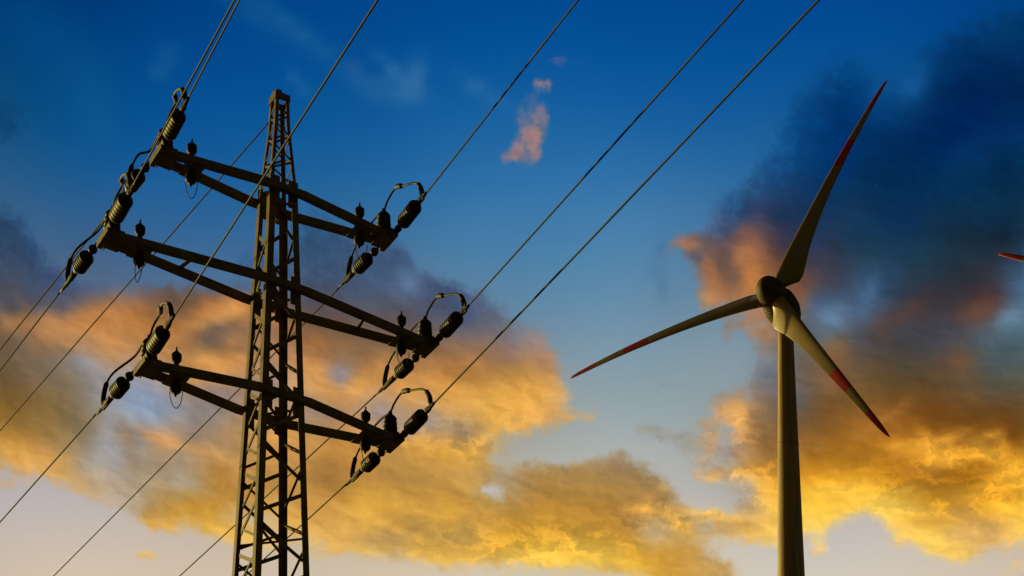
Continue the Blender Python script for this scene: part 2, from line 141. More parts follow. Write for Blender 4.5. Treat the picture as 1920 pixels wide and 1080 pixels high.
# streaks of light and shade inside the clouds: (x, y, rx, ry, turn, r, g, b, strength)
STREAK = [
    (1700, 842, 44, 9, 14, 240, 166, 56, .7), (1775, 862, 46, 10, 8, 250, 176, 56, .7), (1745, 838, 12, 26, -30, 246, 172, 58, .5), (1780, 822, 30, 6, -14, 226, 156, 58, .6), (1838, 852, 46, 9, 6, 246, 172, 54, .6), (1852, 818, 22, 5, -16, 216, 150, 52, .6), (1878, 836, 10, 16, -20, 214, 148, 50, .5), (1800, 832, 16, 6, 30, 150, 96, 34, .5),
    (1850, 872, 30, 6, 20, 150, 98, 30, .6), (1800, 893, 60, 10, 6, 160, 104, 30, .5), (1895, 882, 30, 9, 10, 252, 182, 58, .6), (1862, 912, 40, 8, -10, 244, 172, 50, .5), (1700, 918, 22, 7, -36, 246, 176, 60, .6), (1740, 900, 60, 8, -6, 170, 112, 34, .4), (1820, 936, 60, 6, -12, 242, 170, 50, .5), (1900, 930, 30, 6, 6, 170, 116, 36, .4),
    (1600, 925, 80, 14, 8, 255, 200, 70, .5), (1690, 955, 60, 10, 24, 255, 206, 84, .6), (1775, 972, 60, 9, 4, 206, 150, 62, .5), (1740, 1012, 50, 10, 28, 255, 208, 92, .6), (1850, 1000, 40, 16, -20, 216, 168, 92, .5), (1890, 958, 40, 8, 14, 255, 196, 66, .6), (1560, 985, 50, 10, -8, 255, 212, 96, .5),
    (1640, 800, 40, 8, -30, 172, 116, 52, .5), (1680, 770, 26, 6, -40, 156, 104, 48, .5), (1620, 850, 70, 10, 6, 158, 104, 34, .4),
    (1405, 890, 34, 8, 26, 250, 180, 76, .7), (1432, 915, 24, 8, 40, 254, 188, 78, .6), (1380, 780, 16, 14, 0, 232, 172, 98, .6), (1340, 830, 8, 20, 10, 190, 152, 108, .6), (1345, 893, 22, 7, -16, 228, 176, 100, .6), (1395, 912, 22, 14, 0, 162, 150, 132, .5), (1400, 850, 20, 7, 20, 212, 158, 94, .5),
    (1210, 957, 36, 6, 8, 240, 176, 72, .75), (1250, 966, 20, 5, 10, 224, 164, 74, .6), (1275, 985, 26, 8, 34, 246, 184, 76, .75), (1235, 922, 24, 4, -22, 204, 154, 80, .7), (1215, 940, 20, 4, 40, 196, 148, 78, .5), (1340, 966, 46, 7, 4, 238, 186, 96, .6), (1315, 982, 34, 6, 24, 184, 144, 84, .6), (1370, 990, 50, 7, -8, 196, 152, 84, .5), (1400, 1008, 60, 8, 2, 240, 194, 108, .5),
    (1230, 1003, 26, 12, 10, 196, 168, 124, .5), (1040, 1040, 110, 12, -4, 248, 196, 76, .5), (1130, 1050, 60, 8, 8, 246, 194, 74, .5), (1000, 985, 80, 10, -3, 186, 136, 54, .4), (940, 1010, 40, 6, -8, 236, 178, 62, .4),
    (820, 822, 50, 7, -16, 222, 162, 78, .6), (880, 808, 26, 10, 0, 164, 136, 98, .6), (905, 826, 34, 8, -40, 226, 168, 80, .6), (840, 850, 70, 6, 6, 216, 160, 72, .5), (760, 800, 20, 8, 0, 176, 150, 124, .5), (760, 950, 60, 6, 14, 224, 168, 72, .5), (700, 975, 60, 6, 18, 224, 170, 76, .5), (760, 985, 40, 5, 24, 170, 128, 64, .5), (850, 960, 40, 6, -18, 222, 166, 68, .5),
    (905, 998, 24, 4, -8, 226, 172, 72, .5), (690, 1035, 60, 6, -10, 236, 184, 80, .5), (640, 1000, 50, 8, -14, 230, 178, 90, .5), (820, 1052, 36, 5, 4, 240, 190, 84, .6), (720, 890, 80, 12, 4, 172, 128, 68, .4),
    (425, 590, 34, 8, -28, 216, 150, 84, .7), (370, 612, 30, 6, -24, 196, 138, 78, .6), (410, 625, 40, 14, -16, 116, 96, 80, .5), (437, 637, 14, 6, 20, 178, 130, 84, .6), (400, 680, 40, 7, 10, 206, 148, 84, .5), (200, 585, 34, 8, -20, 190, 130, 78, .4), (130, 602, 30, 6, 0, 188, 132, 80, .5), (120, 640, 40, 7, 20, 184, 132, 84, .5), (215, 660, 12, 16, 0, 196, 142, 90, .4),
    (310, 822, 40, 6, 14, 212, 156, 98, .7), (390, 850, 40, 6, 16, 202, 150, 94, .6), (235, 815, 10, 26, -20, 150, 126, 102, .5), (345, 908, 40, 5, 10, 178, 162, 140, .6), (215, 850, 14, 22, -20, 160, 156, 154, .5), (60, 848, 50, 8, 4, 222, 164, 84, .5), (300, 990, 36, 6, 16, 226, 174, 88, .5), (390, 985, 50, 6, 22, 226, 172, 76, .5),
    (1310, 482, 8, 6, 30, 70, 84, 110, .5), (1290, 458, 20, 6, 20, 164, 116, 90, .6), (1330, 500, 10, 20, -30, 160, 112, 80, .5), (1355, 480, 12, 18, 0, 96, 76, 74, .5), (1400, 470, 16, 10, -30, 172, 116, 78, .5), (1412, 515, 14, 20, -10, 192, 124, 68, .6), (1375, 512, 12, 10, 0, 112, 88, 76, .5), (1325, 560, 12, 12, 0, 192, 136, 88, .5), (1395, 432, 12, 8, 0, 128, 88, 76, .5),
    (1627, 555, 10, 24, 20, 74, 104, 138, .6), (1560, 597, 20, 16, -20, 96, 122, 148, .6), (1690, 590, 46, 10, -30, 84, 66, 62, .5), (1830, 585, 34, 12, 0, 102, 72, 60, .5), (1900, 596, 26, 9, -8, 104, 132, 154, .6), (1800, 680, 14, 10, 0, 112, 84, 62, .5), (1575, 655, 16, 14, 40, 132, 98, 66, .5),
    (1712, 155, 26, 18, -40, 26, 86, 146, .6), (1800, 230, 70, 26, -30, 0, 36, 86, .4), (1580, 260, 30, 60, 20, 3, 50, 110, .3), (1470, 300, 16, 40, 30, 24, 78, 138, .3), (770, 530, 18, 12, 20, 96, 120, 154, .5), (760, 480, 30, 12, 40, 60, 80, 116, .4), (840, 535, 40, 8, 6, 60, 76, 106, .5), (638, 700, 14, 12, 0, 146, 132, 138, .6),
]
# faint cirrus on the clear sky: (x, y, rx, ry, turn, r, g, b, strength)
CIRRUS = [
    (775, 150, 16, 30, 20, 62, 112, 160, .5), (745, 170, 44, 14, 10, 56, 108, 158, .5), (735, 128, 34, 8, 38, 56, 108, 160, .5), (690, 165, 34, 12, 30, 40, 96, 154, .45), (560, 60, 100, 14, 30, 34, 94, 148, .5), (470, 25, 70, 16, 25, 28, 86, 142, .45),
    (302, 130, 16, 12, -30, 36, 92, 142, .5), (318, 102, 20, 16, 0, 26, 84, 142, .5), (905, 168, 40, 9, 26, 50, 108, 160, .5), (565, 155, 24, 5, 45, 58, 108, 160, .6), (150, 150, 80, 40, 40, 18, 80, 132, .5), (60, 60, 60, 46, 40, 10, 72, 128, .5), (190, 230, 50, 30, 60, 24, 88, 144, .4),
    (670, 130, 8, 10, 0, 60, 92, 148, .4), (1235, 480, 5, 26, 30, 66, 108, 148, .5), (1245, 530, 8, 26, 0, 80, 116, 150, .4), (1150, 640, 8, 6, 0, 138, 150, 160, .5),
]
# cloud density: (x, y, rx, ry, turn in degrees, weight)
SPL = [
    # dark bank, right
    (1860, 80, 80, 34, -20, .75), (1905, 60, 40, 40, 0, .7), (1800, 120, 70, 50, -25, .9), (1740, 180, 60, 50, -30, .8), (1580, 150, 60, 50, -30, .55), (1880, 180, 120, 80, 0, 1.1), (1750, 270, 130, 90, 0, 1.1), (1530, 240, 60, 60, -40, .8), (1600, 260, 90, 80, 0, 1.),
    (1450, 330, 50, 50, -40, .6), (1550, 370, 100, 80, 0, 1.1), (1700, 400, 120, 90, 0, 1.2), (1850, 380, 120, 100, 0, 1.2), (1370, 400, 44, 40, -30, .6), (1450, 410, 70, 50, 0, 1.), (1600, 500, 110, 80, 0, 1.2), (1740, 520, 110, 80, 0, 1.2), (1850, 500, 80, 60, 0, 1.),
    (1296, 458, 36, 16, 15, .9), (1320, 480, 34, 20, 40, .9), (1345, 470, 50, 36, 0, .9), (1350, 515, 44, 30, 40, .9), (1400, 490, 60, 50, 40, 1.1), (1390, 545, 70, 26, -5, .95), (1330, 552, 22, 18, 50, .85), (1480, 500, 70, 60, 0, 1.1), (1430, 580, 44, 22, 20, .9), (1405, 615, 30, 12, 30, .7), (1440, 630, 24, 18, 30, .8), (1530, 590, 80, 60, 0, 1.1),
    (1660, 600, 110, 70, 0, 1.2), (1790, 590, 90, 60, 0, 1.2), (1880, 620, 70, 60, 0, 1.1), (1640, 690, 130, 70, 0, 1.2), (1780, 690, 110, 70, 0, 1.2), (1890, 730, 80, 60, 0, 1.2), (1500, 690, 60, 60, 0, 1.1), (1450, 715, 36, 36, 0, .85), (1440, 680, 20, 22, 0, .55), (1460, 770, 60, 50, 0, 1.1), (1600, 780, 130, 60, 0, 1.2), (1750, 780, 130, 60, 0, 1.2), (1880, 800, 90, 60, 0, 1.2),
    (1385, 775, 34, 28, 0, 1.), (1352, 762, 24, 16, 30, .85), (1328, 787, 20, 10, -20, .85), (1333, 826, 16, 24, 10, .95), (1420, 820, 44, 44, 0, 1.1), (1380, 850, 20, 10, 30, .7), (1365, 850, 30, 26, 0, .4),
    # lit lower bank
    (1560, 880, 120, 50, 0, 1.2), (1700, 870, 130, 60, 0, 1.2), (1850, 890, 110, 70, 0, 1.2), (1450, 890, 60, 34, 10, 1.1), (1450, 940, 44, 44, 0, 1.1), (1405, 895, 34, 12, 30, .9), (1540, 950, 70, 36, -8, 1.2), (1480, 985, 60, 20, 0, 1.1), (1640, 935, 80, 26, 14, 1.1), (1740, 975, 80, 46, 30, 1.2), (1870, 970, 90, 50, 0, 1.2),
    (1790, 1025, 44, 26, 25, 1.), (1690, 1000, 30, 18, 0, .9), (1880, 1010, 44, 18, 0, .8), (1537, 1024, 14, 17, 30, .95), (1340, 893, 30, 11, -12, .95), (1307, 886, 13, 9, 0, .8), (1330, 968, 60, 10, 3, .9), (1390, 990, 60, 18, 4, 1.), (1420, 1010, 50, 12, 4, .9), (1400, 950, 30, 20, 0, .7), (1385, 910, 30, 20, 0, .45), (1905, 1060, 24, 12, 0, .6),
    # lower centre
    (1163, 878, 30, 20, 30, .95), (1110, 905, 80, 30, 0, 1.1), (1020, 900, 90, 24, 0, 1.), (1200, 915, 60, 34, 30, 1.1), (1255, 940, 30, 20, 30, .8), (1060, 960, 120, 50, 0, 1.2), (1180, 980, 110, 50, 0, 1.2), (1270, 990, 40, 26, 30, .9), (1000, 1020, 140, 40, 0, 1.2), (1180, 1040, 100, 34, 0, 1.2), (1270, 1050, 60, 40, 20, 1.1), (1345, 1065, 30, 20, 20, .9), (1300, 1090, 90, 24, 10, 1.),
    (860, 1040, 100, 26, 0, .9), (900, 960, 90, 50, 0, 1.1), (880, 890, 70, 36, 0, 1.),
    # golden field
    (640, 900, 110, 70, 0, 1.2), (760, 940, 120, 60, 0, 1.2), (700, 1000, 110, 40, 0, 1.1), (780, 860, 110, 46, 0, 1.2), (890, 830, 60, 30, 0, 1.1), (970, 775, 70, 34, 0, 1.1), (1030, 760, 28, 34, -10, .9), (1065, 785, 22, 9, -30, .6), (1108, 777, 22, 7, -8, .85), (660, 820, 90, 40, 0, 1.1), (560, 850, 90, 60, 0, 1.1), (460, 900, 80, 50, 0, 1.1), (360, 940, 80, 40, 10, 1.1),
    (290, 970, 40, 20, 20, .95), (420, 1000, 60, 18, 14, .95), (272, 1034, 26, 8, 10, .75), (600, 970, 90, 40, 0, 1.1), (330, 880, 60, 34, 0, .75), (480, 1010, 60, 18, 10, .8), (780, 1035, 60, 16, -4, .9), (830, 1055, 50, 10, 0, .8), (640, 1030, 60, 14, -10, .7),
    # grey bank, centre
    (590, 460, 50, 50, 0, .75), (670, 480, 70, 40, 10, .85), (740, 500, 50, 36, 40, .85), (750, 545, 80, 36, 10, .9), (830, 555, 56, 26, 10, .9), (890, 600, 60, 36, 20, .95), (640, 560, 80, 50, 0, 1.), (740, 600, 110, 50, 0, 1.1), (860, 640, 100, 50, 0, 1.2), (960, 650, 60, 36, 20, 1.), (1005, 690, 34, 40, 0, 1.), (660, 650, 90, 50, 0, 1.1), (760, 690, 110, 46, 0, 1.1),
    (900, 710, 110, 46, 0, 1.2), (1000, 725, 44, 34, 0, 1.1), (1008, 622, 7, 9, 0, .5), (1025, 632, 6, 8, 0, .45), (880, 765, 90, 36, 0, 1.), (720, 760, 90, 40, 0, 1.), (560, 620, 70, 60, 0, 1.), (560, 720, 90, 70, 0, 1.1), (500, 490, 60, 34, 0, .55),
    # peach bank, left
    (10, 604, 40, 16, -5, .9), (80, 605, 50, 16, 0, .9), (140, 602, 44, 20, -10, .95), (200, 595, 50, 36, -20, 1.1), (260, 590, 60, 36, 0, 1.1), (310, 560, 40, 24, 0, .8), (370, 580, 70, 36, -10, 1.), (440, 575, 50, 30, -10, 1.), (230, 635, 60, 40, 20, 1.1), (320, 640, 70, 50, 0, 1.1), (430, 650, 80, 60, 0, 1.1), (110, 632, 50, 18, 20, .9), (400, 720, 70, 46, 0, 1.), (340, 790, 50, 20, 10, .5),
    (310, 825, 44, 14, 12, .85), (400, 820, 60, 44, 0, 1.), (460, 780, 60, 60, 0, 1.1), (400, 870, 60, 40, 0, 1.1), (235, 830, 24, 36, -10, .7), (225, 890, 44, 24, 10, .75),
    (50, 700, 70, 44, 0, 1.1), (110, 700, 44, 34, 0, .9), (100, 770, 80, 50, 0, 1.2), (20, 790, 80, 70, 0, 1.2), (50, 850, 80, 34, 0, 1.1), (140, 830, 44, 40, 0, 1.), (150, 895, 50, 18, 10, .9), (10, 905, 30, 14, 0, .75), (45, 925, 14, 8, 20, .5), (200, 860, 36, 24, 0, .6), (200, 930, 30, 10, 20, .6), (30, 650, 60, 24, 0, .9),
    (120, 700, 200, 90, 0, 1.1), (330, 720, 200, 90, 0, 1.1), (480, 700, 160, 110, 0, 1.1), (170, 820, 150, 60, 0, 1.), (330, 840, 140, 60, 0, 1.05), (290, 900, 80, 40, 20, .85), (200, 900, 60, 34, 10, .6),
    # upper left
    (5, 430, 40, 40, 20, .85), (40, 480, 50, 40, 30, .9), (30, 540, 70, 50, 0, 1.1), (110, 545, 60, 34, 0, .85), (220, 545, 60, 20, 0, .45), (8, 220, 44, 46, 0, .5),
    # wisps
    (984, 214, 15, 16, 0, 0.59), (1018, 210, 12, 17, 0, 0.63), (1010, 234, 17, 15, 0, 0.67), (992, 246, 18, 17, 20, 0.70), (978, 262, 18, 13, -40, 0.67), (956, 279, 24, 11, -45, 0.68), (938, 300, 15, 7, -30, 0.59), (1003, 268, 11, 22, 8, 0.68), (995, 295, 12, 16, 20, 0.68), (970, 290, 14, 7, 0, 0.55), (1015, 155, 19, 7, 12, 0.70), (1020, 160, 8, 10, 30, 0.59),
    (1050, 112, 17, 9, -5, 0.46), (1086, 117, 13, 6, 20, 0.41), (992, 182, 11, 5, 50, 0.44), (1029, 250, 7, 7, 0, 0.48), (825, 368, 16, 10, 30, 0.37),
    (1002, 192, 12, 16, 10, .36), (955, 292, 22, 8, -20, .36), (1240, 708, 40, 16, 10, .42), (1220, 803, 44, 11, 14, .75), (1265, 818, 54, 14, 18, .8), (1310, 850, 40, 22, 50, .7),
    (1320, 660, 12, 5, 10, .6), (1340, 668, 8, 6, 40, .5), (1365, 618, 14, 26, 0, .62), (1243, 490, 8, 24, 30, .34),
]
# clear holes in the clouds: (x, y, rx, ry, turn, weight)
GAPS = [(918, 918, 24, 8, 10, .8), (930, 930, 13, 8, 60, .7), (22, 897, 8, 22, -25, .75), (1300, 930, 34, 24, 30, .8), (1350, 935, 24, 12, -20, .6), (1620, 985, 26, 18, 20, .9), (1655, 1000, 24, 20, 20, .7),
        (943, 868, 24, 10, 20, .6), (1363, 815, 10, 16, 10, .5), (1350, 860, 14, 10, 0, .4), (1480, 1040, 60, 14, 0, .6), (980, 840, 60, 14, 16, .6), (75, 935, 40, 12, 10, .6)]


def lattice(nc, nr):
    az = np.linspace(AZ0, AZ1, nc)
    el = np.linspace(EL0, EL1, nr)
    return np.meshgrid(az, el)


def to_deg(rows):
    return np.array([sky(r[0], r[1]) for r in rows])


def rbf(points, values, A, E, c, lam):
    """multiquadric interpolation of scattered colour readings"""
    q = points * np.array((KX, KY))
    d = np.sqrt(((q[:, None] - q[None]) ** 2).sum(-1) + c * c)
    n = len(q)
    M = np.zeros((n + 1, n + 1))
    M[:n, :n] = -d + lam * np.eye(n)
    M[:n, n] = M[n, :n] = 1
    rhs = np.vstack([values, np.zeros((1, 3))])
    w = np.linalg.solve(M, rhs)
    g = np.sqrt((A[..., None] * KX - q[:, 0]) ** 2 + (E[..., None] * KY - q[:, 1]) ** 2 + c * c)
    return np.clip(-(g @ w[:n]) + w[n], 0, 1)


A1, E1 = lattice(NCC, NRC)
AC, EC = lattice(120, 60)
clear_grid = rbf(to_deg(CLEAR), np.array([r[2:] for r in CLEAR], float) / 255.0, AC, EC, 30.0, 20.0)
clear_grid = np.clip(clear_grid + np.clip((clear_grid[..., 2:] - clear_grid[..., :1]) * 2.2, 0, 1) * np.array((5, 2, -6)) / 255.0, 0, 1)
for _ in range(6):
    pad = np.pad(clear_grid, ((1, 1), (1, 1), (0, 0)), mode='edge')
    clear_grid = (pad[:-2, 1:-1] + pad[2:, 1:-1] + pad[1:-1, :-2] + pad[1:-1, 2:] + 2 * clear_grid) / 6
cloud_grid = rbf(to_deg(CCOL), np.array([r[2:] for r in CCOL]) / 255.0, A1, E1, 10.0, 4.0)
blue = np.clip((70 / 255.0 - cloud_grid[..., :1]) * 6, 0, 1)          # the unlit upper bank is greyer than read
cloud_grid = np.clip(cloud_grid + blue * np.array((7, 2, -9)) / 255.0, 0, 1)


def ellipse(A, E, x, y, rx, ry, t, k=0.72, p=1.2):
    a, e = sky(x, y)
    dx = (A - a) * KX
    dy = -(E - e) * KY
    c, s = math.cos(R(t)), math.sin(R(t))
    u = (dx * c + dy * s) / rx
    v = (-dx * s + dy * c) / ry
    return np.exp(-k * (u * u + v * v) ** p)


for (x, y, rx, ry, t, r, g, b, op) in CIRRUS:
    op = min(0.9, op * 1.45)
    q = (ellipse(AC, EC, x, y, rx, ry, t, 0.6, 1.0) * op)[..., None]
    clear_grid = clear_grid * (1 - q) + np.array((r, g, b)) / 255.0 * q
for (x, y, rx, ry, t, r, g, b, op) in STREAK:
    q = (ellipse(A1, E1, x, y, rx, ry * 1.25, t, 0.7, 1.1) * min(0.95, op * 1.45))[..., None]
    cloud_grid = cloud_grid * (1 - q) + np.array((r, g, b)) / 255.0 * q
A2, E2 = lattice(NC, NR)
keep = np.ones_like(A2)
for (x, y, rx, ry, t, w) in SPL:
    keep *= 1 - np.clip(ellipse(A2, E2, x, y, rx, ry, t) * w, 0, 0.985)
dens = 1 - keep
for (x, y, rx, ry, t, w) in GAPS:
    dens *= 1 - w * ellipse(A2, E2, x, y, rx, ry, t)

world = bpy.data.worlds.new('World')
SC.world = world
world.use_nodes = True
wt = world.node_tree
wt.nodes.clear()
N = wt.nodes.new
L = wt.links.new


def mth(op, a, b=None, c=None, clamp=False):
    n = N('ShaderNodeMath')
    n.operation = op
    n.use_clamp = clamp
    for i, v in enumerate((a, b, c)):
        if v is None:
            continue
        if isinstance(v, (int, float)):
            n.inputs[i].default_value = v
        else:
            L(v, n.inputs[i])
    return n.outputs[0]


def vmth(op, a, b=None, scale=None):
    n = N('ShaderNodeVectorMath')
    n.operation = op
    for i, v in enumerate((a, b)):
        if v is None:
            continue
        if isinstance(v, tuple):
            n.inputs[i].default_value = v
        else:
            L(v, n.inputs[i])
    if scale is not None:
        if isinstance(scale, (int, float)):
            n.inputs['Scale'].default_value = scale
        else:
            L(scale, n.inputs['Scale'])
    return n.outputs['Vector'] if op not in ('LENGTH', 'DOT_PRODUCT') else n.outputs['Value']


def mixc(f, a, b, mode='MIX'):
    n = N('ShaderNodeMix')
    n.data_type = 'RGBA'
    n.blend_type = mode
    n.clamp_factor = True
    if isinstance(f, (int, float)):
        n.inputs['Factor'].default_value = f
    else:
        L(f, n.inputs['Factor'])
    for s, v in (('A', a), ('B', b)):
        k = [i for i in n.inputs if i.name == s and i.type == 'RGBA'][0]
        if isinstance(v, tuple):
            k.default_value = v
        else:
            L(v, k)
    return [o for o in n.outputs if o.type == 'RGBA'][0]


def noise(vec, scale, detail=6, rough=0.55, dist=0.0, color=False):
    n = N('ShaderNodeTexNoise')
    n.inputs['Scale'].default_value = scale
    n.inputs['Detail'].default_value = detail
    n.inputs['Roughness'].default_value = rough
    n.inputs['Distortion'].default_value = dist
    L(vec, n.inputs['Vector'])
    return n.outputs['Color' if color else 'Fac']


tc = N('ShaderNodeTexCoord')
sep = N('ShaderNodeSeparateXYZ')
L(tc.outputs['Generated'], sep.inputs[0])
az = mth('MULTIPLY', mth('ARCTAN2', sep.outputs[0], sep.outputs[1]), 57.29578)
el = mth('MULTIPLY', mth('ARCSINE', sep.outputs[2]), 57.29578)
comb = N('ShaderNodeCombineXYZ')
L(mth('MULTIPLY', az, 0.8), comb.inputs[0])
L(el, comb.inputs[1])
P0 = comb.outputs[0]
half = (0.5, 0.5, 0.5)
w1 = vmth('SCALE', vmth('SUBTRACT', noise(P0, 0.55, 3, 0.5, 0, True), half), scale=0.5)
w2 = vmth('SCALE', vmth('SUBTRACT', noise(P0, 3.0, 6, 0.60, 0, True), half), scale=0.38)
PW = vmth('ADD', vmth('ADD', P0, w1), w2)
PS = vmth('ADD', P0, vmth('SCALE', w1, scale=0.5))        # colour field: gentler warp
PS = vmth('ADD', PS, vmth('SCALE', w2, scale=0.34))


def lattice_coords(vec):
    s = N('ShaderNodeSeparateXYZ')
    L(vec, s.inputs[0])
    x = mth('MULTIPLY_ADD', s.outputs[0], 1.25 / (AZ1 - AZ0), -AZ0 / (AZ1 - AZ0))
    x = mth('MAXIMUM', mth('MINIMUM', x, 1.0), 0.0)
    return x, s.outputs[1]


def rgb_rows(grid, x, elev):
    nr, nc, _ = grid.shape
    out = None
    row = mth('MULTIPLY_ADD', elev, (nr - 1) / (EL1 - EL0), -EL0 * (nr - 1) / (EL1 - EL0))
    xx = N('ShaderNodeCombineColor')
    for k in range(3):
        L(x, xx.inputs[k])
    for i in range(nr):
        n = N('ShaderNodeRGBCurve')
        for k in range(3):
            c = n.mapping.curves[k]
            g = np.clip(grid[i, :, k], 0, 1)
            c.points[0].location = (0, g[0])
            c.points[1].location = (1, g[-1])
            for j in range(1, nc - 1):
                c.points.new(j / (nc - 1), g[j])
        n.mapping.update()
        L(xx.outputs[0], n.inputs['Color'])
        v = n.outputs[0]
        out = v if out is None else mixc(mth('ADD', row, 1.0 - i), out, v)
    return out


def float_rows(grid, x, elev):
    nr, nc = grid.shape
    out = None
    row = mth('MULTIPLY_ADD', elev, (nr - 1) / (EL1 - EL0), -EL0 * (nr - 1) / (EL1 - EL0))
    for i in range(nr):
        n = N('ShaderNodeFloatCurve')
        c = n.mapping.curves[0]
        g = np.clip(grid[i], 0, 1)
        c.points[0].location = (0, g[0])
        c.points[1].location = (1, g[-1])
        for j in range(1, nc - 1):
            c.points.new(j / (nc - 1), g[j])
        n.mapping.update()
        L(x, n.inputs['Value'])
        v = n.outputs[0]
        if out is None:
            out = v
        else:
            f = mth('ADD', row, 1.0 - i)
            m = N('ShaderNodeMix')
            m.data_type = 'FLOAT'
            L(f, m.inputs[0])
            L(out, m.inputs[2])
            L(v, m.inputs[3])
            out = m.outputs[0]
    return out


x0, e0 = lattice_coords(P0)
xs, es = lattice_coords(PS)
xw, ew = lattice_coords(PW)
clear = rgb_rows(clear_grid, xs, es)
ccol = rgb_rows(cloud_grid, xs, es)
den = float_rows(dens, xw, ew)
fb = noise(vmth('ADD', P0, w2), 3.2, 8, 0.60, 0.4)
edge = mth('MULTIPLY_ADD', mth('SUBTRACT', fb, 0.5), 0.84, den)
sm = N('ShaderNodeMapRange')
sm.interpolation_type = 'SMOOTHSTEP'
sm.inputs['From Min'].default_value = 0.12
sm.inputs['From Max'].default_value = 0.93
L(edge, sm.inputs['Value'])
alpha = sm.outputs[0]
# billows: the side of each puff that faces the low sun is brighter
def puffs(vec):
    return noise(vec, 1.5, 7, 0.5, 0.3)


cr = N('ShaderNodeCombineXYZ')
L(mth('MULTIPLY_ADD', az, 0.56, mth('MULTIPLY', el, -0.16)), cr.inputs[0])
L(mth('MULTIPLY_ADD', el, 1.15, mth('MULTIPLY', az, 0.22)), cr.inputs[1])
PB = vmth('ADD', cr.outputs[0], vmth('SCALE', w2, scale=0.8))
relief = mth('SUBTRACT', puffs(PB), puffs(vmth('ADD', PB, (-0.07, -0.13, 0.0))))
lit = N('ShaderNodeSeparateColor')
L(ccol, lit.inputs[0])
lm_ = N('ShaderNodeMapRange')
lm_.inputs['From Min'].default_value = 0.15
lm_.inputs['From Max'].default_value = 0.85
lm_.inputs['To Min'].default_value = 0.28
lm_.inputs['To Max'].default_value = 0.40
L(lit.outputs[0], lm_.inputs['Value'])
gain = mth('ADD', mth('MULTIPLY', relief, lm_.outputs[0]), mth('MULTIPLY_ADD', mth('SUBTRACT', noise(PB, 0.9, 4, 0.5), 0.5), 0.14, 1.0))
ccol2 = vmth('SCALE', ccol, scale=gain)


def step(v, a, b, lo=0.0, hi=1.0):
    n = N('ShaderNodeMapRange')
    n.interpolation_type = 'SMOOTHSTEP'
    for k, q in (('From Min', a), ('From Max', b), ('To Min', lo), ('To Max', hi)):
        n.inputs[k].default_value = q
    L(v, n.inputs['Value'])
    return n.outputs[0]


# overlapping cloudlets: greyer shaded pockets with a brighter rim
cl = noise(vmth('ADD', PB, vmth('SCALE', w2, scale=0.9)), 1.25, 9, 0.55, 0.6)
warm = step(lit.outputs[0], 0.38, 0.80)
# the crisp, broken banks; elsewhere the cloud is a smooth veil
crisp = None
for (x, y, rx, ry) in ((1800, 890, 230, 120), (890, 815, 150, 55), (1400, 860, 100, 130), (990, 1020, 260, 60), (1250, 970, 120, 50)):
    a_, e_ = sky(x, y)
    dv = vmth('MULTIPLY', vmth('SUBTRACT', P0, (0.8 * a_, e_, 0.0)), (KX * 1.25 / rx, KY / ry, 0.0))
    g_ = step(vmth('LENGTH', dv), 0.35, 1.25, 1.0, 0.0)
    crisp = g_ if crisp is None else mth('MAXIMUM', crisp, g_)
warm = mth('MULTIPLY', warm, mth('MULTIPLY_ADD', crisp, 0.80, 0.10))
pocket = mth('MULTIPLY', step(cl, 0.48, 0.62), warm)
rim = mth('MULTIPLY', mth('SUBTRACT', step(cl, 0.40, 0.48), step(cl, 0.48, 0.54)), warm)
ccol2 = mixc(mth('MULTIPLY', pocket, 0.55), ccol2, vmth('MULTIPLY', ccol2, (0.74, 0.79, 1.02)))
ccol2 = vmth('SCALE', ccol2, scale=mth('MULTIPLY_ADD', rim, 0.09, 1.0))
skyc = mixc(alpha, clear, ccol2)
gam = N('ShaderNodeGamma')
gam.inputs['Gamma'].default_value = 2.2
L(skyc, gam.inputs['Color'])
# away from the sunset the sky is the plain physical dusk sky
nish = N('ShaderNodeTexSky')
nish.sky_type = 'NISHITA'
nish.sun_disc = False
nish.sun_elevation = R(SUN_EL)
nish.sun_rotation = R(SUN_AZ)
nish.air_density = 1.0
nish.dust_density = 3.0
nscl = vmth('MULTIPLY', nish.outputs[0], (0.048, 0.032, 0.013))   # dim, warm dusk
fade = N('ShaderNodeMapRange')
fade.interpolation_type = 'SMOOTHSTEP'
fade.inputs['From Min'].default_value = 24
fade.inputs['From Max'].default_value = 48
L(mth('ABSOLUTE', az), fade.inputs['Value'])
fade2 = N('ShaderNodeMapRange')
fade2.interpolation_type = 'SMOOTHSTEP'
fade2.inputs['From Min'].default_value = 43
fade2.inputs['From Max'].default_value = 64
L(el, fade2.inputs['Value'])
fin = mixc(mth('MAXIMUM', fade.outputs[0], fade2.outputs[0]), gam.outputs[0], nscl)
bg = N('ShaderNodeBackground')
L(fin, bg.inputs['Color'])
bg.inputs['Strength'].default_value = 1.0
wo = N('ShaderNodeOutputWorld')
L(bg.outputs[0], wo.inputs['Surface'])
world.cycles.sampling_method = 'MANUAL'
world.cycles.sample_map_resolution = 256


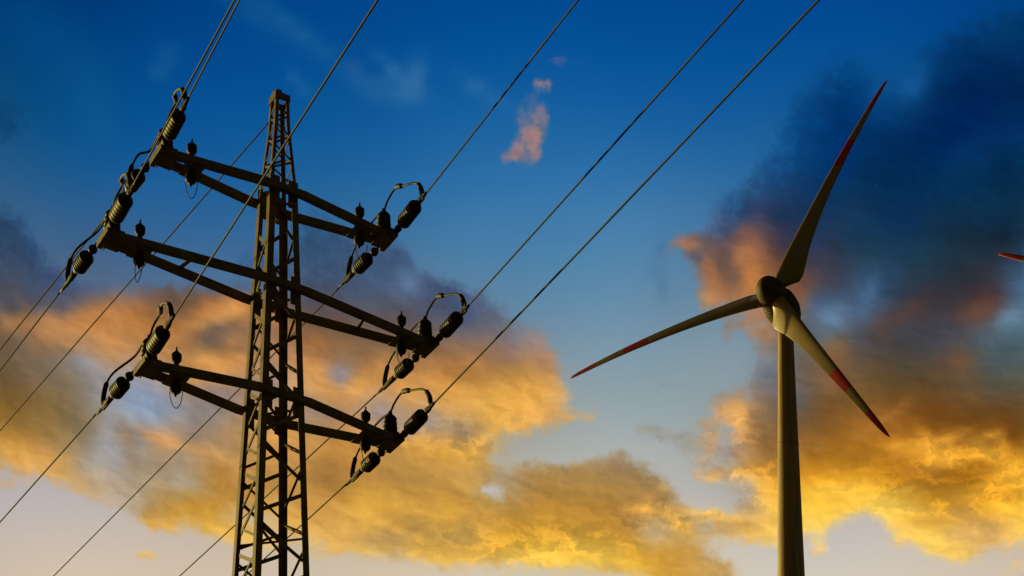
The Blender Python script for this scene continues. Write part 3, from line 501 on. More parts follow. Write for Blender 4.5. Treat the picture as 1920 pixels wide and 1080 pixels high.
# ------------------------------------------------------------------ materials
def material(name, base, rough=0.5, metal=0.0, var=0.0, vscale=8.0, second=None, spec=0.5):
    m = bpy.data.materials.new(name)
    m.use_nodes = True
    nt = m.node_tree
    b = nt.nodes['Principled BSDF']
    b.inputs['Base Color'].default_value = (*base, 1)
    b.inputs['Roughness'].default_value = rough
    b.inputs['Metallic'].default_value = metal
    b.inputs['Specular IOR Level'].default_value = spec
    if var:
        t = nt.nodes.new('ShaderNodeTexCoord')
        n = nt.nodes.new('ShaderNodeTexNoise')
        n.inputs['Scale'].default_value = vscale
        n.inputs['Detail'].default_value = 6
        nt.links.new(t.outputs['Object'], n.inputs['Vector'])
        r = nt.nodes.new('ShaderNodeValToRGB')
        r.color_ramp.elements[0].position = 0.35
        r.color_ramp.elements[1].position = 0.68
        lo = second or tuple(c * (1 - var) for c in base)
        r.color_ramp.elements[0].color = (*lo, 1)
        r.color_ramp.elements[1].color = (*base, 1)
        nt.links.new(n.outputs['Fac'], r.inputs['Fac'])
        nt.links.new(r.outputs['Color'], b.inputs['Base Color'])
        q = nt.nodes.new('ShaderNodeMath')
        q.operation = 'MULTIPLY_ADD'
        q.inputs[1].default_value = 0.25
        q.inputs[2].default_value = rough - 0.12
        nt.links.new(n.outputs['Fac'], q.inputs[0])
        nt.links.new(q.outputs[0], b.inputs['Roughness'])
    return m


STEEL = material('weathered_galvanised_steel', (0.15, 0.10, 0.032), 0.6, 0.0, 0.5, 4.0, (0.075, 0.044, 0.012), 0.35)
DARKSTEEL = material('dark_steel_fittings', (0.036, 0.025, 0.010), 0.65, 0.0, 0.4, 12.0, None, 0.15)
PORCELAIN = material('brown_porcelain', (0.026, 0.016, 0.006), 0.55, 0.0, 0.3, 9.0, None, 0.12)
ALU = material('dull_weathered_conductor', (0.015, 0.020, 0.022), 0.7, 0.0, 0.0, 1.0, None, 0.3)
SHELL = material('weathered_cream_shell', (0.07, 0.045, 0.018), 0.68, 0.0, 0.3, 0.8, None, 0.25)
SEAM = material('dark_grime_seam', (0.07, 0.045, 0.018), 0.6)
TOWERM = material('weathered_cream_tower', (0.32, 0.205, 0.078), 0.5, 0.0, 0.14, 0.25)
def add_streaks(m):
    nt = m.node_tree
    b = nt.nodes['Principled BSDF']
    src = b.inputs['Base Color'].links[0].from_socket
    t = nt.nodes.new('ShaderNodeTexCoord')
    mp = nt.nodes.new('ShaderNodeMapping')
    mp.inputs['Scale'].default_value = (2.4, 2.4, 0.09)
    n = nt.nodes.new('ShaderNodeTexNoise')
    n.inputs['Scale'].default_value = 1.0
    n.inputs['Detail'].default_value = 7
    r = nt.nodes.new('ShaderNodeValToRGB')
    r.color_ramp.elements[0].position = 0.36
    r.color_ramp.elements[0].color = (0.55, 0.50, 0.44, 1)
    r.color_ramp.elements[1].position = 0.58
    q = nt.nodes.new('ShaderNodeMix')
    q.data_type = 'RGBA'
    q.blend_type = 'MULTIPLY'
    q.inputs[0].default_value = 0.8
    nt.links.new(t.outputs['Object'], mp.inputs[0])
    nt.links.new(mp.outputs[0], n.inputs['Vector'])
    nt.links.new(n.outputs['Fac'], r.inputs['Fac'])
    nt.links.new(src, q.inputs[6])
    nt.links.new(r.outputs[0], q.inputs[7])
    nt.links.new(q.outputs[2], b.inputs['Base Color'])


add_streaks(TOWERM)
GRASS = material('dry_dark_grass', (0.06, 0.06, 0.03), 0.9, 0.0, 0.5, 0.4, (0.03, 0.028, 0.015))


def blade_material():
    m = bpy.data.materials.new('blade_cream_with_red_bands')
    m.use_nodes = True
    nt = m.node_tree
    b = nt.nodes['Principled BSDF']
    b.inputs['Roughness'].default_value = 0.4
    t = nt.nodes.new('ShaderNodeTexCoord')
    s = nt.nodes.new('ShaderNodeSeparateXYZ')
    nt.links.new(t.outputs['Object'], s.inputs[0])
    mm = nt.nodes.new('ShaderNodeMath')
    mm.operation = 'DIVIDE'
    mm.inputs[1].default_value = 43.3
    nt.links.new(s.outputs[0], mm.inputs[0])
    r = nt.nodes.new('ShaderNodeValToRGB')
    r.color_ramp.interpolation = 'CONSTANT'
    e = r.color_ramp.elements
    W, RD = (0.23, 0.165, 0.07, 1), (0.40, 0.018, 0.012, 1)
    e[0].position, e[0].color = 0, W
    e[1].position, e[1].color = 0.575, RD
    for p, c in ((0.700, W), (0.848, RD)):
        k = e.new(p)
        k.color = c
    nt.links.new(mm.outputs[0], r.inputs['Fac'])
    n = nt.nodes.new('ShaderNodeTexNoise')
    n.inputs['Scale'].default_value = 0.6
    n.inputs['Detail'].default_value = 5
    nt.links.new(t.outputs['Object'], n.inputs['Vector'])
    q = nt.nodes.new('ShaderNodeMix')
    q.data_type = 'RGBA'
    q.blend_type = 'MULTIPLY'
    q.inputs[0].default_value = 0.3
    nt.links.new(r.outputs[0], q.inputs[6])
    nt.links.new(n.outputs['Fac'], q.inputs[7])
    nt.links.new(q.outputs[2], b.inputs['Base Color'])
    return m


BLADEM = blade_material()


# ------------------------------------------------------------------ mesh helpers
def frame(d, up=Vector((0, 0, 1))):
    d = d.normalized()
    if abs(d.dot(up)) > 0.98:
        up = Vector((0, 1, 0))
    s = d.cross(up).normalized()
    return d, s, s.cross(d).normalized()


class MB:
    def __init__(self):
        self.v, self.f, self.smooth = [], [], []

    def poly_prism(self, pa, pb, prof, side, up):
        """sweep a closed 2D profile from pa to pb"""
        pa, pb = Vector(pa), Vector(pb)
        o = len(self.v)
        n = len(prof)
        for p in (pa, pb):
            for (a, b) in prof:
                self.v.append(p + side * a + up * b)
        for i in range(n):
            j = (i + 1) % n
            self.f.append((o + i, o + j, o + n + j, o + n + i))
            self.smooth.append(False)
        self.f.append(tuple(o + i for i in reversed(range(n))))
        self.f.append(tuple(o + n + i for i in range(n)))
        self.smooth += [False, False]
        return self

    def beam(self, pa, pb, w, h, up=Vector((0, 0, 1))):
        d, s, u = frame(Vector(pb) - Vector(pa), Vector(up))
        return self.poly_prism(pa, pb, [(-w / 2, -h / 2), (w / 2, -h / 2), (w / 2, h / 2), (-w / 2, h / 2)], s, u)

    def angle(self, pa, pb, sx, sy, fl, t):
        """L-section with its corner on pa-pb, flanges along sx and sy"""
        prof = [(0, 0), (fl, 0), (fl, t), (t, t), (t, fl), (0, fl)]
        return self.poly_prism(pa, pb, prof, Vector(sx), Vector(sy))

    def channel(self, pa, pb, w, h, t, out):
        """C-section: web on the side facing `out`, flanges pointing away from it"""
        d = (Vector(pb) - Vector(pa)).normalized()
        up = Vector((0, 0, 1))
        s = Vector(out).normalized()
        s = (s - d * s.dot(d)).normalized()
        prof = [(0, -h / 2), (0, h / 2), (-w, h / 2), (-w, h / 2 - t), (-t, h / 2 - t), (-t, -h / 2 + t), (-w, -h / 2 + t), (-w, -h / 2)]
        return self.poly_prism(pa, pb, prof, s, up)

    def tube(self, pts, rads, n=10, cap=True):
        pts = [Vector(p) for p in pts]
        if isinstance(rads, (int, float)):
            rads = [rads] * len(pts)
        o = len(self.v)
        prev = None
        for i, p in enumerate(pts):
            d = (pts[min(i + 1, len(pts) - 1)] - pts[max(i - 1, 0)]).normalized()
            if prev is None:
                _, s, u = frame(d)
            else:
                s = (prev - d * prev.dot(d)).normalized()
                u = s.cross(d).normalized()
            prev = s
            for k in range(n):
                a = 2 * math.pi * k / n
                self.v.append(p + s * math.cos(a) * rads[i] + u * math.sin(a) * rads[i])
        for i in range(len(pts) - 1):
            for k in range(n):
                a, b = o + i * n + k, o + i * n + (k + 1) % n
                self.f.append((a, b, b + n, a + n))
                self.smooth.append(True)
        if cap:
            self.f.append(tuple(o + k for k in reversed(range(n))))
            self.f.append(tuple(o + (len(pts) - 1) * n + k for k in range(n)))
            self.smooth += [False, False]
        return self

    def lathe(self, prof, pos=(0, 0, 0), axis=(0, 0, 1), n=20):
        """profile [(t, r)] along axis"""
        d = Vector(axis).normalized()
        p = Vector(pos)
        return self.tube([p + d * t for t, r in prof], [max(r, 0.001) for t, r in prof], n)

    def plate(self, outline, z0, z1, pos=Matrix.Identity(4)):
        o = len(self.v)
        n = len(outline)
        for z in (z0, z1):
            for (a, b) in outline:
                self.v.append(pos @ Vector((a, b, z)))
        for i in range(n):
            j = (i + 1) % n
            self.f.append((o + i, o + j, o + n + j, o + n + i))
            self.smooth.append(False)
        self.f.append(tuple(o + i for i in reversed(range(n))))
        self.f.append(tuple(o + n + i for i in range(n)))
        self.smooth += [False, False]
        return self

    def build(self, name, mat, parent=None, loc=None, rot=None, bevel=0.0):
        me = bpy.data.meshes.new(name)
        me.from_pydata([tuple(v) for v in self.v], [], self.f)
        me.polygons.foreach_set('use_smooth', self.smooth)
        me.materials.append(mat)
        bm = bmesh.new()
        bm.from_mesh(me)
        bmesh.ops.recalc_face_normals(bm, faces=bm.faces)
        bm.to_mesh(me)
        bm.free()
        o = bpy.data.objects.new(name, me)
        COL.objects.link(o)
        if parent:
            o.parent = parent
        if loc is not None:
            o.location = loc
        if rot is not None:
            o.rotation_euler = rot
        if bevel:
            b = o.modifiers.new('bevel', 'BEVEL')
            b.width = bevel
            b.segments = 2
            b.limit_method = 'ANGLE'
        return o


def thing(name, label, cat, loc=(0, 0, 0), rz=0.0, group=None):
    o = bpy.data.objects.new(name, None)
    COL.objects.link(o)
    o.location = loc
    o.rotation_euler = (0, 0, rz)
    tag(o, label, cat, group)
    return o


def tag(o, label, cat, group=None):
    o['label'] = label
    o['category'] = cat
    if group:
        o['group'] = group


def part(o, parent, loc=(0, 0, 0), rot=(0, 0, 0)):
    o.parent = parent
    o.location = loc
    o.rotation_euler = rot
    return o


# ------------------------------------------------------------------ ground
HILL = (88.0, 335.0, 250.0, 118.0)


def ground_z(x, y):
    d = math.hypot(x - HILL[0], y - HILL[1]) / HILL[2]
    z = HILL[3] * (1 - d * d) ** 2 if d < 1 else 0.0
    return z + 0.25 * math.sin(x * 0.11) * math.cos(y * 0.07) * min(1, math.hypot(x, y) / 120)


def make_ground():
    ax = [-6000, -3000, -1500, -800, -450] + [i * 10 - 300 for i in range(70)] + [450, 600, 900, 1600, 3000, 6000]
    ay = [-6000, -3000, -1200, -500, -200, -100, -50] + [i * 10 - 20 for i in range(72)] + [760, 900, 1400, 2500, 4500, 7000]
    vs = [(x, y, ground_z(x, y)) for y in ay for x in ax]
    nx = len(ax)
    fs = [(j * nx + i, j * nx + i + 1, (j + 1) * nx + i + 1, (j + 1) * nx + i) for j in range(len(ay) - 1) for i in range(nx - 1)]
    me = bpy.data.meshes.new('ground')
    me.from_pydata(vs, [], fs)
    me.polygons.foreach_set('use_smooth', [True] * len(fs))
    me.materials.append(GRASS)
    o = bpy.data.objects.new('ground', me)
    COL.objects.link(o)
    o['kind'] = 'structure'


make_ground()

# ------------------------------------------------------------------ lattice pylon
PX, PYY, YAW = -4.92, 35.0, 0.5596
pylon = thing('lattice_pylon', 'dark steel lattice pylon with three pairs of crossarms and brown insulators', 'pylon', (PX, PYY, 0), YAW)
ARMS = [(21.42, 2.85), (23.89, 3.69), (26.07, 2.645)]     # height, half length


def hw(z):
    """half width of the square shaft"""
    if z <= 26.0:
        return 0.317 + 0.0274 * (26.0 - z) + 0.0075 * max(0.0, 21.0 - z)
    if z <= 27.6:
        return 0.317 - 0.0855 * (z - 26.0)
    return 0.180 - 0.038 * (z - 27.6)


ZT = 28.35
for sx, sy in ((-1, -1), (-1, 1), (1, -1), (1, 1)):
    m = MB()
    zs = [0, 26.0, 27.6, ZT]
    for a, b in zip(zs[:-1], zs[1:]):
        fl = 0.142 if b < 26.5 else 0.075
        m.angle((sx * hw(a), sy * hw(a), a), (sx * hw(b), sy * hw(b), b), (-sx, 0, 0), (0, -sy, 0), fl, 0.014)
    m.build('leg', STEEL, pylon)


def face_point(face, side, z, inset=0.03):
    """point on leg line of a shaft face; side -1/+1 along the face"""
    w = hw(z) - inset
    o = hw(z) - 0.018
    return {'front': Vector((side * w, -o, z)), 'back': Vector((side * w, o, z)),
            'left': Vector((-o, side * w, z)), 'right': Vector((o, side * w, z))}[face]


def lacing(face, phase, flip, width=0.078):
    m = MB()
    nrm = {'front': (0, -1, 0), 'back': (0, 1, 0), 'left': (-1, 0, 0), 'right': (1, 0, 0)}[face]
    z = 25.85 - phase
    s = flip
    per, gap = 0.60, 0.28
    k = 0
    while z > 1.0:
        grow = 1.0 + 0.03 * max(0, (18 - z)) * 0.4
        a = face_point(face, s, z)
        b = face_point(face, -s, z - per * grow)
        m.beam(a, b, width, 0.012, nrm)
        d = (b - a).normalized()
        q = Vector(nrm) * -0.014
        m.beam(a + q, b + q, 0.012, 0.04, nrm)
        z -= (per + gap) * grow
        s = -s
        k += 1
    m.build('lacing', STEEL, pylon)
    if width < 0.07:
        return
    # dense lacing of the peak
    m = MB()
    z = 26.25
    while z < ZT - 0.30:
        st = 0.30 if z < 27.4 else 0.24
        m.beam(face_point(face, s, z, .01), face_point(face, -s, z + st, .01), 0.042, 0.012, nrm)
        z += st
        s = -s
    m.build('peak_lacing', STEEL, pylon)


lacing('front', 0.30, -1)
lacing('right', 0.55, -1)
lacing('back', 0.30, 1)
lacing('left', 0.55, 1)
lacing('left', 0.86, -1, 0.055)
lacing('back', 0.72, -1, 0.055)

# peak cap: a shallow angle band, a cross plate and the earth wire bracket
m = MB()
w = hw(ZT) + 0.012
for sx in (-1, 1):
    m.beam((sx * w, -w - .006, ZT - 0.02), (sx * w, w + .006, ZT - 0.02), 0.014, 0.17)
    m.beam((-w + .008, sx * (w + .002), ZT - 0.03), (w - .008, sx * (w + .002), ZT - 0.03), 0.012, 0.15)
m.beam((-w - .01, -0.02, ZT + 0.075), (w + .01, -0.02, ZT + 0.075), 0.16, 0.02)
m.beam((-.02, 0.03, ZT + 0.07), (-.02, 0.03, ZT + 0.22), 0.13, 0.10)
m.beam((.02, w - .02, ZT + 0.05), (.02, w + .10, ZT + 0.05), 0.05, 0.07)
m.build('peak_cap', STEEL, pylon)

# horizontal diaphragm frames inside the shaft
for zz in (18.6, 21.42, 23.89, 26.07):
    m = MB()
    w = hw(zz) - 0.03
    m.beam((-w, -w, zz - 0.13), (w, w, zz - 0.13), 0.06, 0.02)
    m.beam((-w, w, zz - 0.155), (w, -w, zz - 0.155), 0.06, 0.02)
    m.build('diaphragm', STEEL, pylon)


# insulators -----------------------------------------------------------------
def strain_mesh(L0, L1, Lend, near):
    """string along +Y from the yoke: link, disc barrel, clamp"""
    link, body, clamp = MB(), MB(), MB()
    link.tube([(0, 0.02, 0), (0, L0 - 0.02, 0)], 0.055 if near else 0.032, 8)
    if not near:
        link.lathe([(0, .02), (.03, .075), (.09, .095), (.15, .075), (.18, .03)], (0, L0 - 0.27, 0), (0, 1, 0), 12)
    else:
        link.lathe([(0, .05), (.04, .075), (.12, .075), (.16, .05)], (0, L0 - 0.24, 0), (0, 1, 0), 12)
    n = 6
    rr = 0.152
    prof = [(L0 - 0.02, .05), (L0, .07), (L0 + .10, rr * .92)]
    t0, t1 = L0 + .10, L1 - .14
    for i in range(n):
        a, st = t0 + (t1 - t0) * i / n, (t1 - t0) / n
        prof += [(a + st * .15, rr * .965), (a + st * .35, rr), (a + st * .75, rr), (a + st * .92, rr * .965)]
    prof += [(L1 - .13, rr * .86), (L1, .06), (L1 + .05, .045)]
    body.lathe(prof, (0, 0, 0), (0, 1, 0), 20)
    cl = Lend - L1
    clamp.lathe([(L1 + .02, .045), (L1 + .10, .06), (L1 + cl * .35, .058), (L1 + cl * .45, .042), (L1 + cl * .8, .034), (Lend, .020)], (0, 0, 0), (0, 1, 0), 12)
    clamp.beam((0, L1 + cl * .30, 0.0), (0, L1 + cl * .62, 0.0), 0.045, 0.13)
    clamp.beam((0, L1 + cl * .52, 0.02), (0, L1 + cl * .52, 0.12), 0.05, 0.06, (0, 1, 0))
    return link, body, clamp


def instance_of(cache, key, builder):
    if key not in cache:
        cache[key] = builder()
    return cache[key]


MESH = {}


def shared(name, key, mb_fn, mat, parent, loc=(0, 0, 0), rot=(0, 0, 0)):
    """first use builds the mesh, later uses copy the object and share its data"""
    if key in MESH:
        o = MESH[key].copy()
        COL.objects.link(o)
    else:
        o = mb_fn().build(name, mat)
        MESH[key] = o
    return part(o, parent, loc, rot)


def post_mb():
    m = MB()
    prof = [(0, .12), (.03, .15)]
    for i in range(4):
        r = .168 - .008 * i
        z = .05 + i * .10
        prof += [(z, r * .86), (z + .03, r), (z + .065, r), (z + .09, r * .85)]
    prof += [(.47, .10), (.50, .06), (.54, .045), (.58, .04)]
    return m.lathe(prof, (0, 0, 0), (0, 0, 1), 20)


def arrester_top():
    m = MB()
    m.lathe([(-.10, .05), (.30, .055), (.31, .085), (.345, .105), (.46, .105), (.49, .07), (.52, .045), (.55, .02), (.62, .016)], (0, 0, 0), (0, 0, 1), 16)
    return m


def arrester_body():
    return MB().lathe([(0, .075), (.02, .095), (.26, .095), (.28, .075)], (0, 0, 0), (0, 0, 1), 16)


def arrester_foot():
    m = MB()
    m.lathe([(0, .05), (-.05, .08), (-.09, .115), (-.20, .115), (-.24, .09), (-.27, .04), (-.33, .015)], (0, 0, 0), (0, 0, 1), 16)
    return m


def loop_mb(r, length, lean):
    m = MB()
    pts = []
    for i in range(15):
        a = math.pi * i / 14
        pts.append((-math.cos(a) * r + lean * (i / 14), 0.04 * math.sin(a), -math.sin(a) * length))
    m.tube(pts, 0.009, 6)
    return m


# line angles, degrees off the pylon's line axis, per (arm, side): near span, far span
SPAN = {(2, 1): (-3.98, -3.29), (1, 1): (-4.31, -2.33), (0, 1): (-4.32, -1.27),
        (2, -1): (-4.16, -4.83), (1, -1): (-3.29, -3.80), (0, -1): (-3.64, -3.68)}
NEAR_END = {(2, 1): 1.90, (1, 1): 1.90, (0, 1): 1.98, (2, -1): 1.95, (1, -1): 1.90, (0, -1): 2.08}
FAR_END = {(2, 1): 2.05, (1, 1): 2.25, (0, 1): 2.22, (2, -1): 1.70, (1, -1): 2.20, (0, -1): 2.20}
CLAMPS = {}
for ai, (z, La) in enumerate(ARMS):
    arm = bpy.data.objects.new('crossarm', None)
    COL.objects.link(arm)
    part(arm, pylon, (0, 0, z))
    w = hw(z)
    yo = w + 0.012
    for s in (-1, 1):
        # straight run across the face, then converging to the tip: mirrored chords
        m = MB()
        yc = yo + .063
        for sx in (-1, 1):
            m.beam((sx * (yo + .10), s * yc, 0), (sx * (La - .05), s * 0.115, 0), .125, .145)
        m.beam((-yo - .13, s * yc, 0), (yo + .13, s * yc, 0), .121, .141)
        m.build('chord', STEEL, arm)
    for s in (-1, 1):
        for sx in (-1, 1):
            jp = MB()
            jp.beam((sx * (w - .105), s * (w + .006), -.34), (sx * (w - .105), s * (w + .006), .28), .012, .22, (1, 0, 0))
            for bz in (-.28, -.16, .16, .24):
                jp.tube([(sx * (w - .09), s * (w + .004), bz), (sx * (w - .09), s * (w + .040), bz)], .018, 6)
            jp.build('joint_plate', STEEL, arm)
            sp = MB()
            t0, t1 = .30, .42
            pa = Vector((sx * (yo + .10), s * yc, 0)).lerp(Vector((sx * (La - .05), s * .115, 0)), t0)
            pb = Vector((sx * (yo + .10), s * yc, 0)).lerp(Vector((sx * (La - .05), s * .115, 0)), t1)
            sp.beam(pa, pb, .141, .100)
            for tb_ in (.2, .8):
                q = pa.lerp(pb, tb_)
                sp.tube([q + Vector((0, s * .066, .02)), q + Vector((0, s * .092, .02))], .016, 6)
            sp.build('splice_plate', STEEL, arm)
    for sx in (-1, 1):
        # gusset plates, strut, tip beam
        g = MB()
        xa, xb = sx * (La - .92), sx * (La - .52)
        ya, yb = .135 + (yo - .135) * .92 / (La - yo), .135 + (yo - .135) * .52 / (La - yo)
        g.plate([(xa, -ya - .05), (xb, -yb - .05), (xb, yb + .05), (xa, ya + .05)], -.105, -.090)
        g.plate([(sx * (La - .34), -.22), (sx * (La - .02), -.20), (sx * (La - .02), .20), (sx * (La - .34), .22)], -.104, -.091)
        g.plate([(sx * (La - .34), -.22), (sx * (La - .06), -.20), (sx * (La - .06), .20), (sx * (La - .34), .22)], .086, .098)
        g.build('gusset_plate', STEEL, arm)
        if La > 3.2:
            st = MB()
            xs_ = sx * (yo + (La - yo) * .47)
            yy = .135 + (yo - .135) * .53
            st.beam((xs_, -yy + .02, .02), (xs_ + .10 * sx, yy - .02, .02), .05, .06)
            st.build('strut', STEEL, arm)
        tb = MB()
        tb.beam((sx * La, -.33, 0), (sx * La, .33, 0), .11, .15)
        tb.beam((sx * (La - .075), -.30, 0), (sx * (La - .075), .30, 0), .03, .20)
        tb.build('tip_beam', STEEL, arm, bevel=0.006)
        # post insulator on the tip
        shared('post_insulator', 'post', post_mb, PORCELAIN, pylon, (sx * (La - .14), -.02, z + .095))
        # bushing standing through the arm
        bx_ = sx * (La - .72)
        bu = bpy.data.objects.new('surge_arrester', None)
        COL.objects.link(bu)
        part(bu, pylon, (bx_, 0.0, z))
        shared('upper_knob', 'arr_top', arrester_top, DARKSTEEL, bu, (0, 0, 0))
        shared('lower_knob', 'arr_foot', arrester_foot, DARKSTEEL, bu, (0, 0, -.11))
        lp = loop_mb(.10, .30 + .1 * rnd.random(), .06).build('wire_loop', ALU)
        part(lp, bu, (0.02 * sx, 0, -.34), (0, 0, rnd.uniform(-.8, .8)))
        # strain strings
        for near in (True, False):
            bdeg = SPAN[(ai, sx)][0 if near else 1]
            end = NEAR_END[(ai, sx)] if near else FAR_END[(ai, sx)]
            ry = math.pi if near else 0.0
            # a turned frame: +Y of the string looks along the span, dipping slightly
            sg = -1 if near else 1
            dirv = Vector((math.sin(R(bdeg)), sg * math.cos(R(bdeg)), -0.03)).normalized()
            rz = math.atan2(-dirv.x, dirv.y)
            rx = math.asin(dirv.z)
            lift = 0.02 if near else 0.09
            base = Vector((sx * La, sg * .30, z + lift))
            st = bpy.data.objects.new('strain_insulator', None)
            COL.objects.link(st)
            part(st, pylon, base, (rx + R(rnd.uniform(-.7, .5)), R(rnd.uniform(-12, 12)), rz + R(rnd.uniform(-.6, .6))))
            l0, l1, le = (.30, 1.17, end - .30) if near else (.52, 1.17, end - .20)
            key = ('n' if near else 'f', round(le, 2))
            shared('link', ('link',) + key, lambda: strain_mesh(l0, l1, le, near)[0], DARKSTEEL, st)
            shared('disc_stack', ('disc',) + key, lambda: strain_mesh(l0, l1, le, near)[1], PORCELAIN, st)
            shared('clamp', ('clamp',) + key, lambda: strain_mesh(l0, l1, le, near)[2], DARKSTEEL, st)
            CLAMPS[(ai, sx, near)] = (base + dirv * (le - .12), dirv)
        # jumper: near clamp, over the post insulator, down to the far clamp
        xp = sx * (La - .14)
        cn, dn = CLAMPS[(ai, sx, True)]
        cf, df = CLAMPS[(ai, sx, False)]
        top = Vector((xp, -.02, z + .095 + .57))
        j = MB()
        an = cn - dn * .12
        af = cf - df * .20
        key = [an, an + Vector((0, .07, .27)), an + Vector((-.01 * sx, .30, .52)), an + Vector((-.05 * sx, .72, .70)), Vector((xp, -.55, z + .86)), Vector((xp, -.2, z + .78)), top,
               Vector((xp, .35, z + .70)), Vector((xp, .85, z + .66)), af + Vector((-.04 * sx, -.48, .52)), af + Vector((0, -.14, .36)), af]
        pts = []
        for i in range(len(key) - 1):       # Catmull-Rom
            p0, p1, p2, p3 = key[max(i - 1, 0)], key[i], key[i + 1], key[min(i + 2, len(key) - 1)]
            for k in range(6):
                t = k / 6
                pts.append(0.5 * ((2 * p1) + (p2 - p0) * t + (2 * p0 - 5 * p1 + 4 * p2 - p3) * t * t + (3 * p1 - p0 - 3 * p2 + p3) * t ** 3))
        pts.append(key[-1])
        j.tube(pts, 0.024, 8)
        jo = j.build('jumper_cable', ALU, pylon)
        for i0, i1 in ((2, 10), (19, 24), (len(pts) - 9, len(pts) - 2)):
            MB().tube(pts[i0:i1 + 1], [.034] + [.054] * (i1 - i0 - 1) + [.034], 10).build('sleeve', DARKSTEEL, jo)

# ------------------------------------------------------------------ conductors: each a thing of its own
M = Matrix.Translation((PX, PYY, 0)) @ Matrix.Rotation(YAW, 4, 'Z')
WL = {
    (2, 1, True): 'dark conductor rising from the right tip of the top crossarm to the top edge',
    (1, 1, True): 'dark conductor rising from the right tip of the long middle crossarm to the top edge',
    (0, 1, True): 'dark conductor rising from the right tip of the lowest crossarm, the wire nearest the turbine',
    (2, -1, True): 'steep conductor rising from the left tip of the top crossarm to the top edge',
    (1, -1, True): 'steep conductor from middle crossarm left tip, passing before the top left insulators',
    (0, -1, True): 'conductor from the lowest crossarm left tip, crossing in front of the pylon shaft',
    (2, 1, False): 'thin conductor from the top crossarm right tip, behind the shaft, to the bottom left',
    (1, 1, False): 'thin conductor from the middle crossarm right tip, behind the shaft, to the bottom edge',
    (0, 1, False): 'short stretch of thin conductor between the lowest crossarm right tip and the shaft',
    (2, -1, False): 'thin conductor falling from the top crossarm left tip to the left edge',
    (1, -1, False): 'thin conductor falling from the middle crossarm left tip to the left edge',
    (0, -1, False): 'thin conductor falling from the lowest crossarm left tip to the left edge',
}


def wire(name, a, d, length, sag, rad, label, cat='power line'):
    m = MB()
    o = M @ a
    dd = (M.to_3x3() @ d)
    pts = []
    n = 60
    for i in range(n + 1):
        t = (i / n) ** 1.5
        s = t * length
        z = -4 * sag * t * (1 - t)
        pts.append(Vector((dd.x * s, dd.y * s, z)))
    m.tube(pts, rad, 8)
    w_ = m.build(name, ALU, None, o)
    tag(w_, label, cat, 'wires strung from the pylon')
    return w_


for k, (c, d) in CLAMPS.items():
    ai, sx, near = k
    dh = Vector((d.x, d.y, 0)).normalized()
    ln = 90 if near else 140
    wire('conductor_wire', c, dh, ln, 0.03 * ln / 4 * 0.9, 0.018 if near else 0.016, WL[k])
earth_d = Vector((math.sin(R(-4.7)), math.cos(R(-4.7)), 0))
wire('earth_wire', Vector((-.05, .20, 28.05)), earth_d, 140, 0.02 * 140 / 4, 0.016, 'thin earth wire from the pylon peak, passing behind the upper left crossarms')

# ------------------------------------------------------------------ wind turbines
RB = 43.3


def blade_mb():
    m = MB()
    st = [  # r, chord, thickness ratio, twist deg, chordwise offset of the leading edge
        (1.0, 2.3, 1.0, -26, .5), (2.2, 2.35, .98, -26, .5), (3.0, 3.2, .68, -26, .36), (3.9, 4.5, .44, -25, .27), (5.2, 4.7, .38, -23, .26), (7.5, 4.2, .33, -20, .28), (10, 3.6, .30, -17, .30), (14, 2.95, .27, -13, .31),
        (18, 2.5, .25, -10, .32), (23, 2.1, .23, -7, .33), (28, 1.75, .21, -5, .34), (33, 1.42, .20, -3, .35), (38, 1.1, .18, -1.5, .36), (41, .86, .17, -.6, .37), (42.6, .55, .16, 0, .38), (43.2, .26, .16, 0, .42), (43.45, .05, .2, 0, .45)]
    nseg = 28
    rings = []
    # resample
    rr = np.array([s[0] for s in st])
    samp = np.unique(np.concatenate([np.linspace(1.0, 8, 22), np.linspace(8, 41, 34), np.linspace(41, 43.45, 12)]))
    for r in samp:
        c, th, tw, le = (np.interp(r, rr, [s[i] for s in st]) for i in (1, 2, 3, 4))
        rnd_ = np.clip((th - .45) / .5, 0, 1)
        bend = -5.2 * (r / RB) + 5.2 * (r / RB) ** 2 + (0.5 * ((r - 42.2) / 1.2) ** 2 if r > 42.2 else 0)
        ring = []
        for k in range(nseg):
            a = 2 * math.pi * k / nseg
            x = 0.5 * (1 + math.cos(a))             # 0 leading ... 1 trailing
            yt = 5 * th * (.2969 * math.sqrt(max(x, 0)) - .1260 * x - .3516 * x * x + .2843 * x ** 3 - .1030 * x ** 4)
            yf = yt if math.sin(a) >= 0 else -yt * .75
            yc = .5 * th * math.sin(a)
            y = yf * (1 - rnd_) + yc * rnd_
            zc = (x - le) * c                      # towards the trailing edge
            yy = y * c
            t = math.radians(tw)
            # local: X span, Y downwind, Z towards leading edge
            ring.append(Vector((r, bend + yy * math.cos(t) - zc * math.sin(t), -(zc * math.cos(t) + yy * math.sin(t)))))
        rings.append(ring)
    for ring in rings:
        m.v += ring
    for i in range(len(rings) - 1):
        for k in range(nseg):
            a, b = i * nseg + k, i * nseg + (k + 1) % nseg
            m.f.append((a, b, b + nseg, a + nseg))
            m.smooth.append(True)
    m.f.append(tuple(range(nseg - 1, -1, -1)))
    m.f.append(tuple((len(rings) - 1) * nseg + k for k in range(nseg)))
    m.smooth += [False, True]
    return m


T_YAW, T_TILT = R(34.396), 0.1605
nb = Vector((math.sin(T_YAW) * math.cos(T_TILT), math.cos(T_YAW) * math.cos(T_TILT), -math.sin(T_TILT)))
hh = Vector((math.cos(T_YAW), -math.sin(T_YAW), 0))
uu = hh.cross(nb)
ROT = Matrix((hh, nb, uu)).transposed()       # columns: h, back, up


def copy_part(o, parent):
    c = o.copy()
    COL.objects.link(c)
    c.parent = parent
    for ch in list(o.children):
        copy_part(ch, c)
    return c


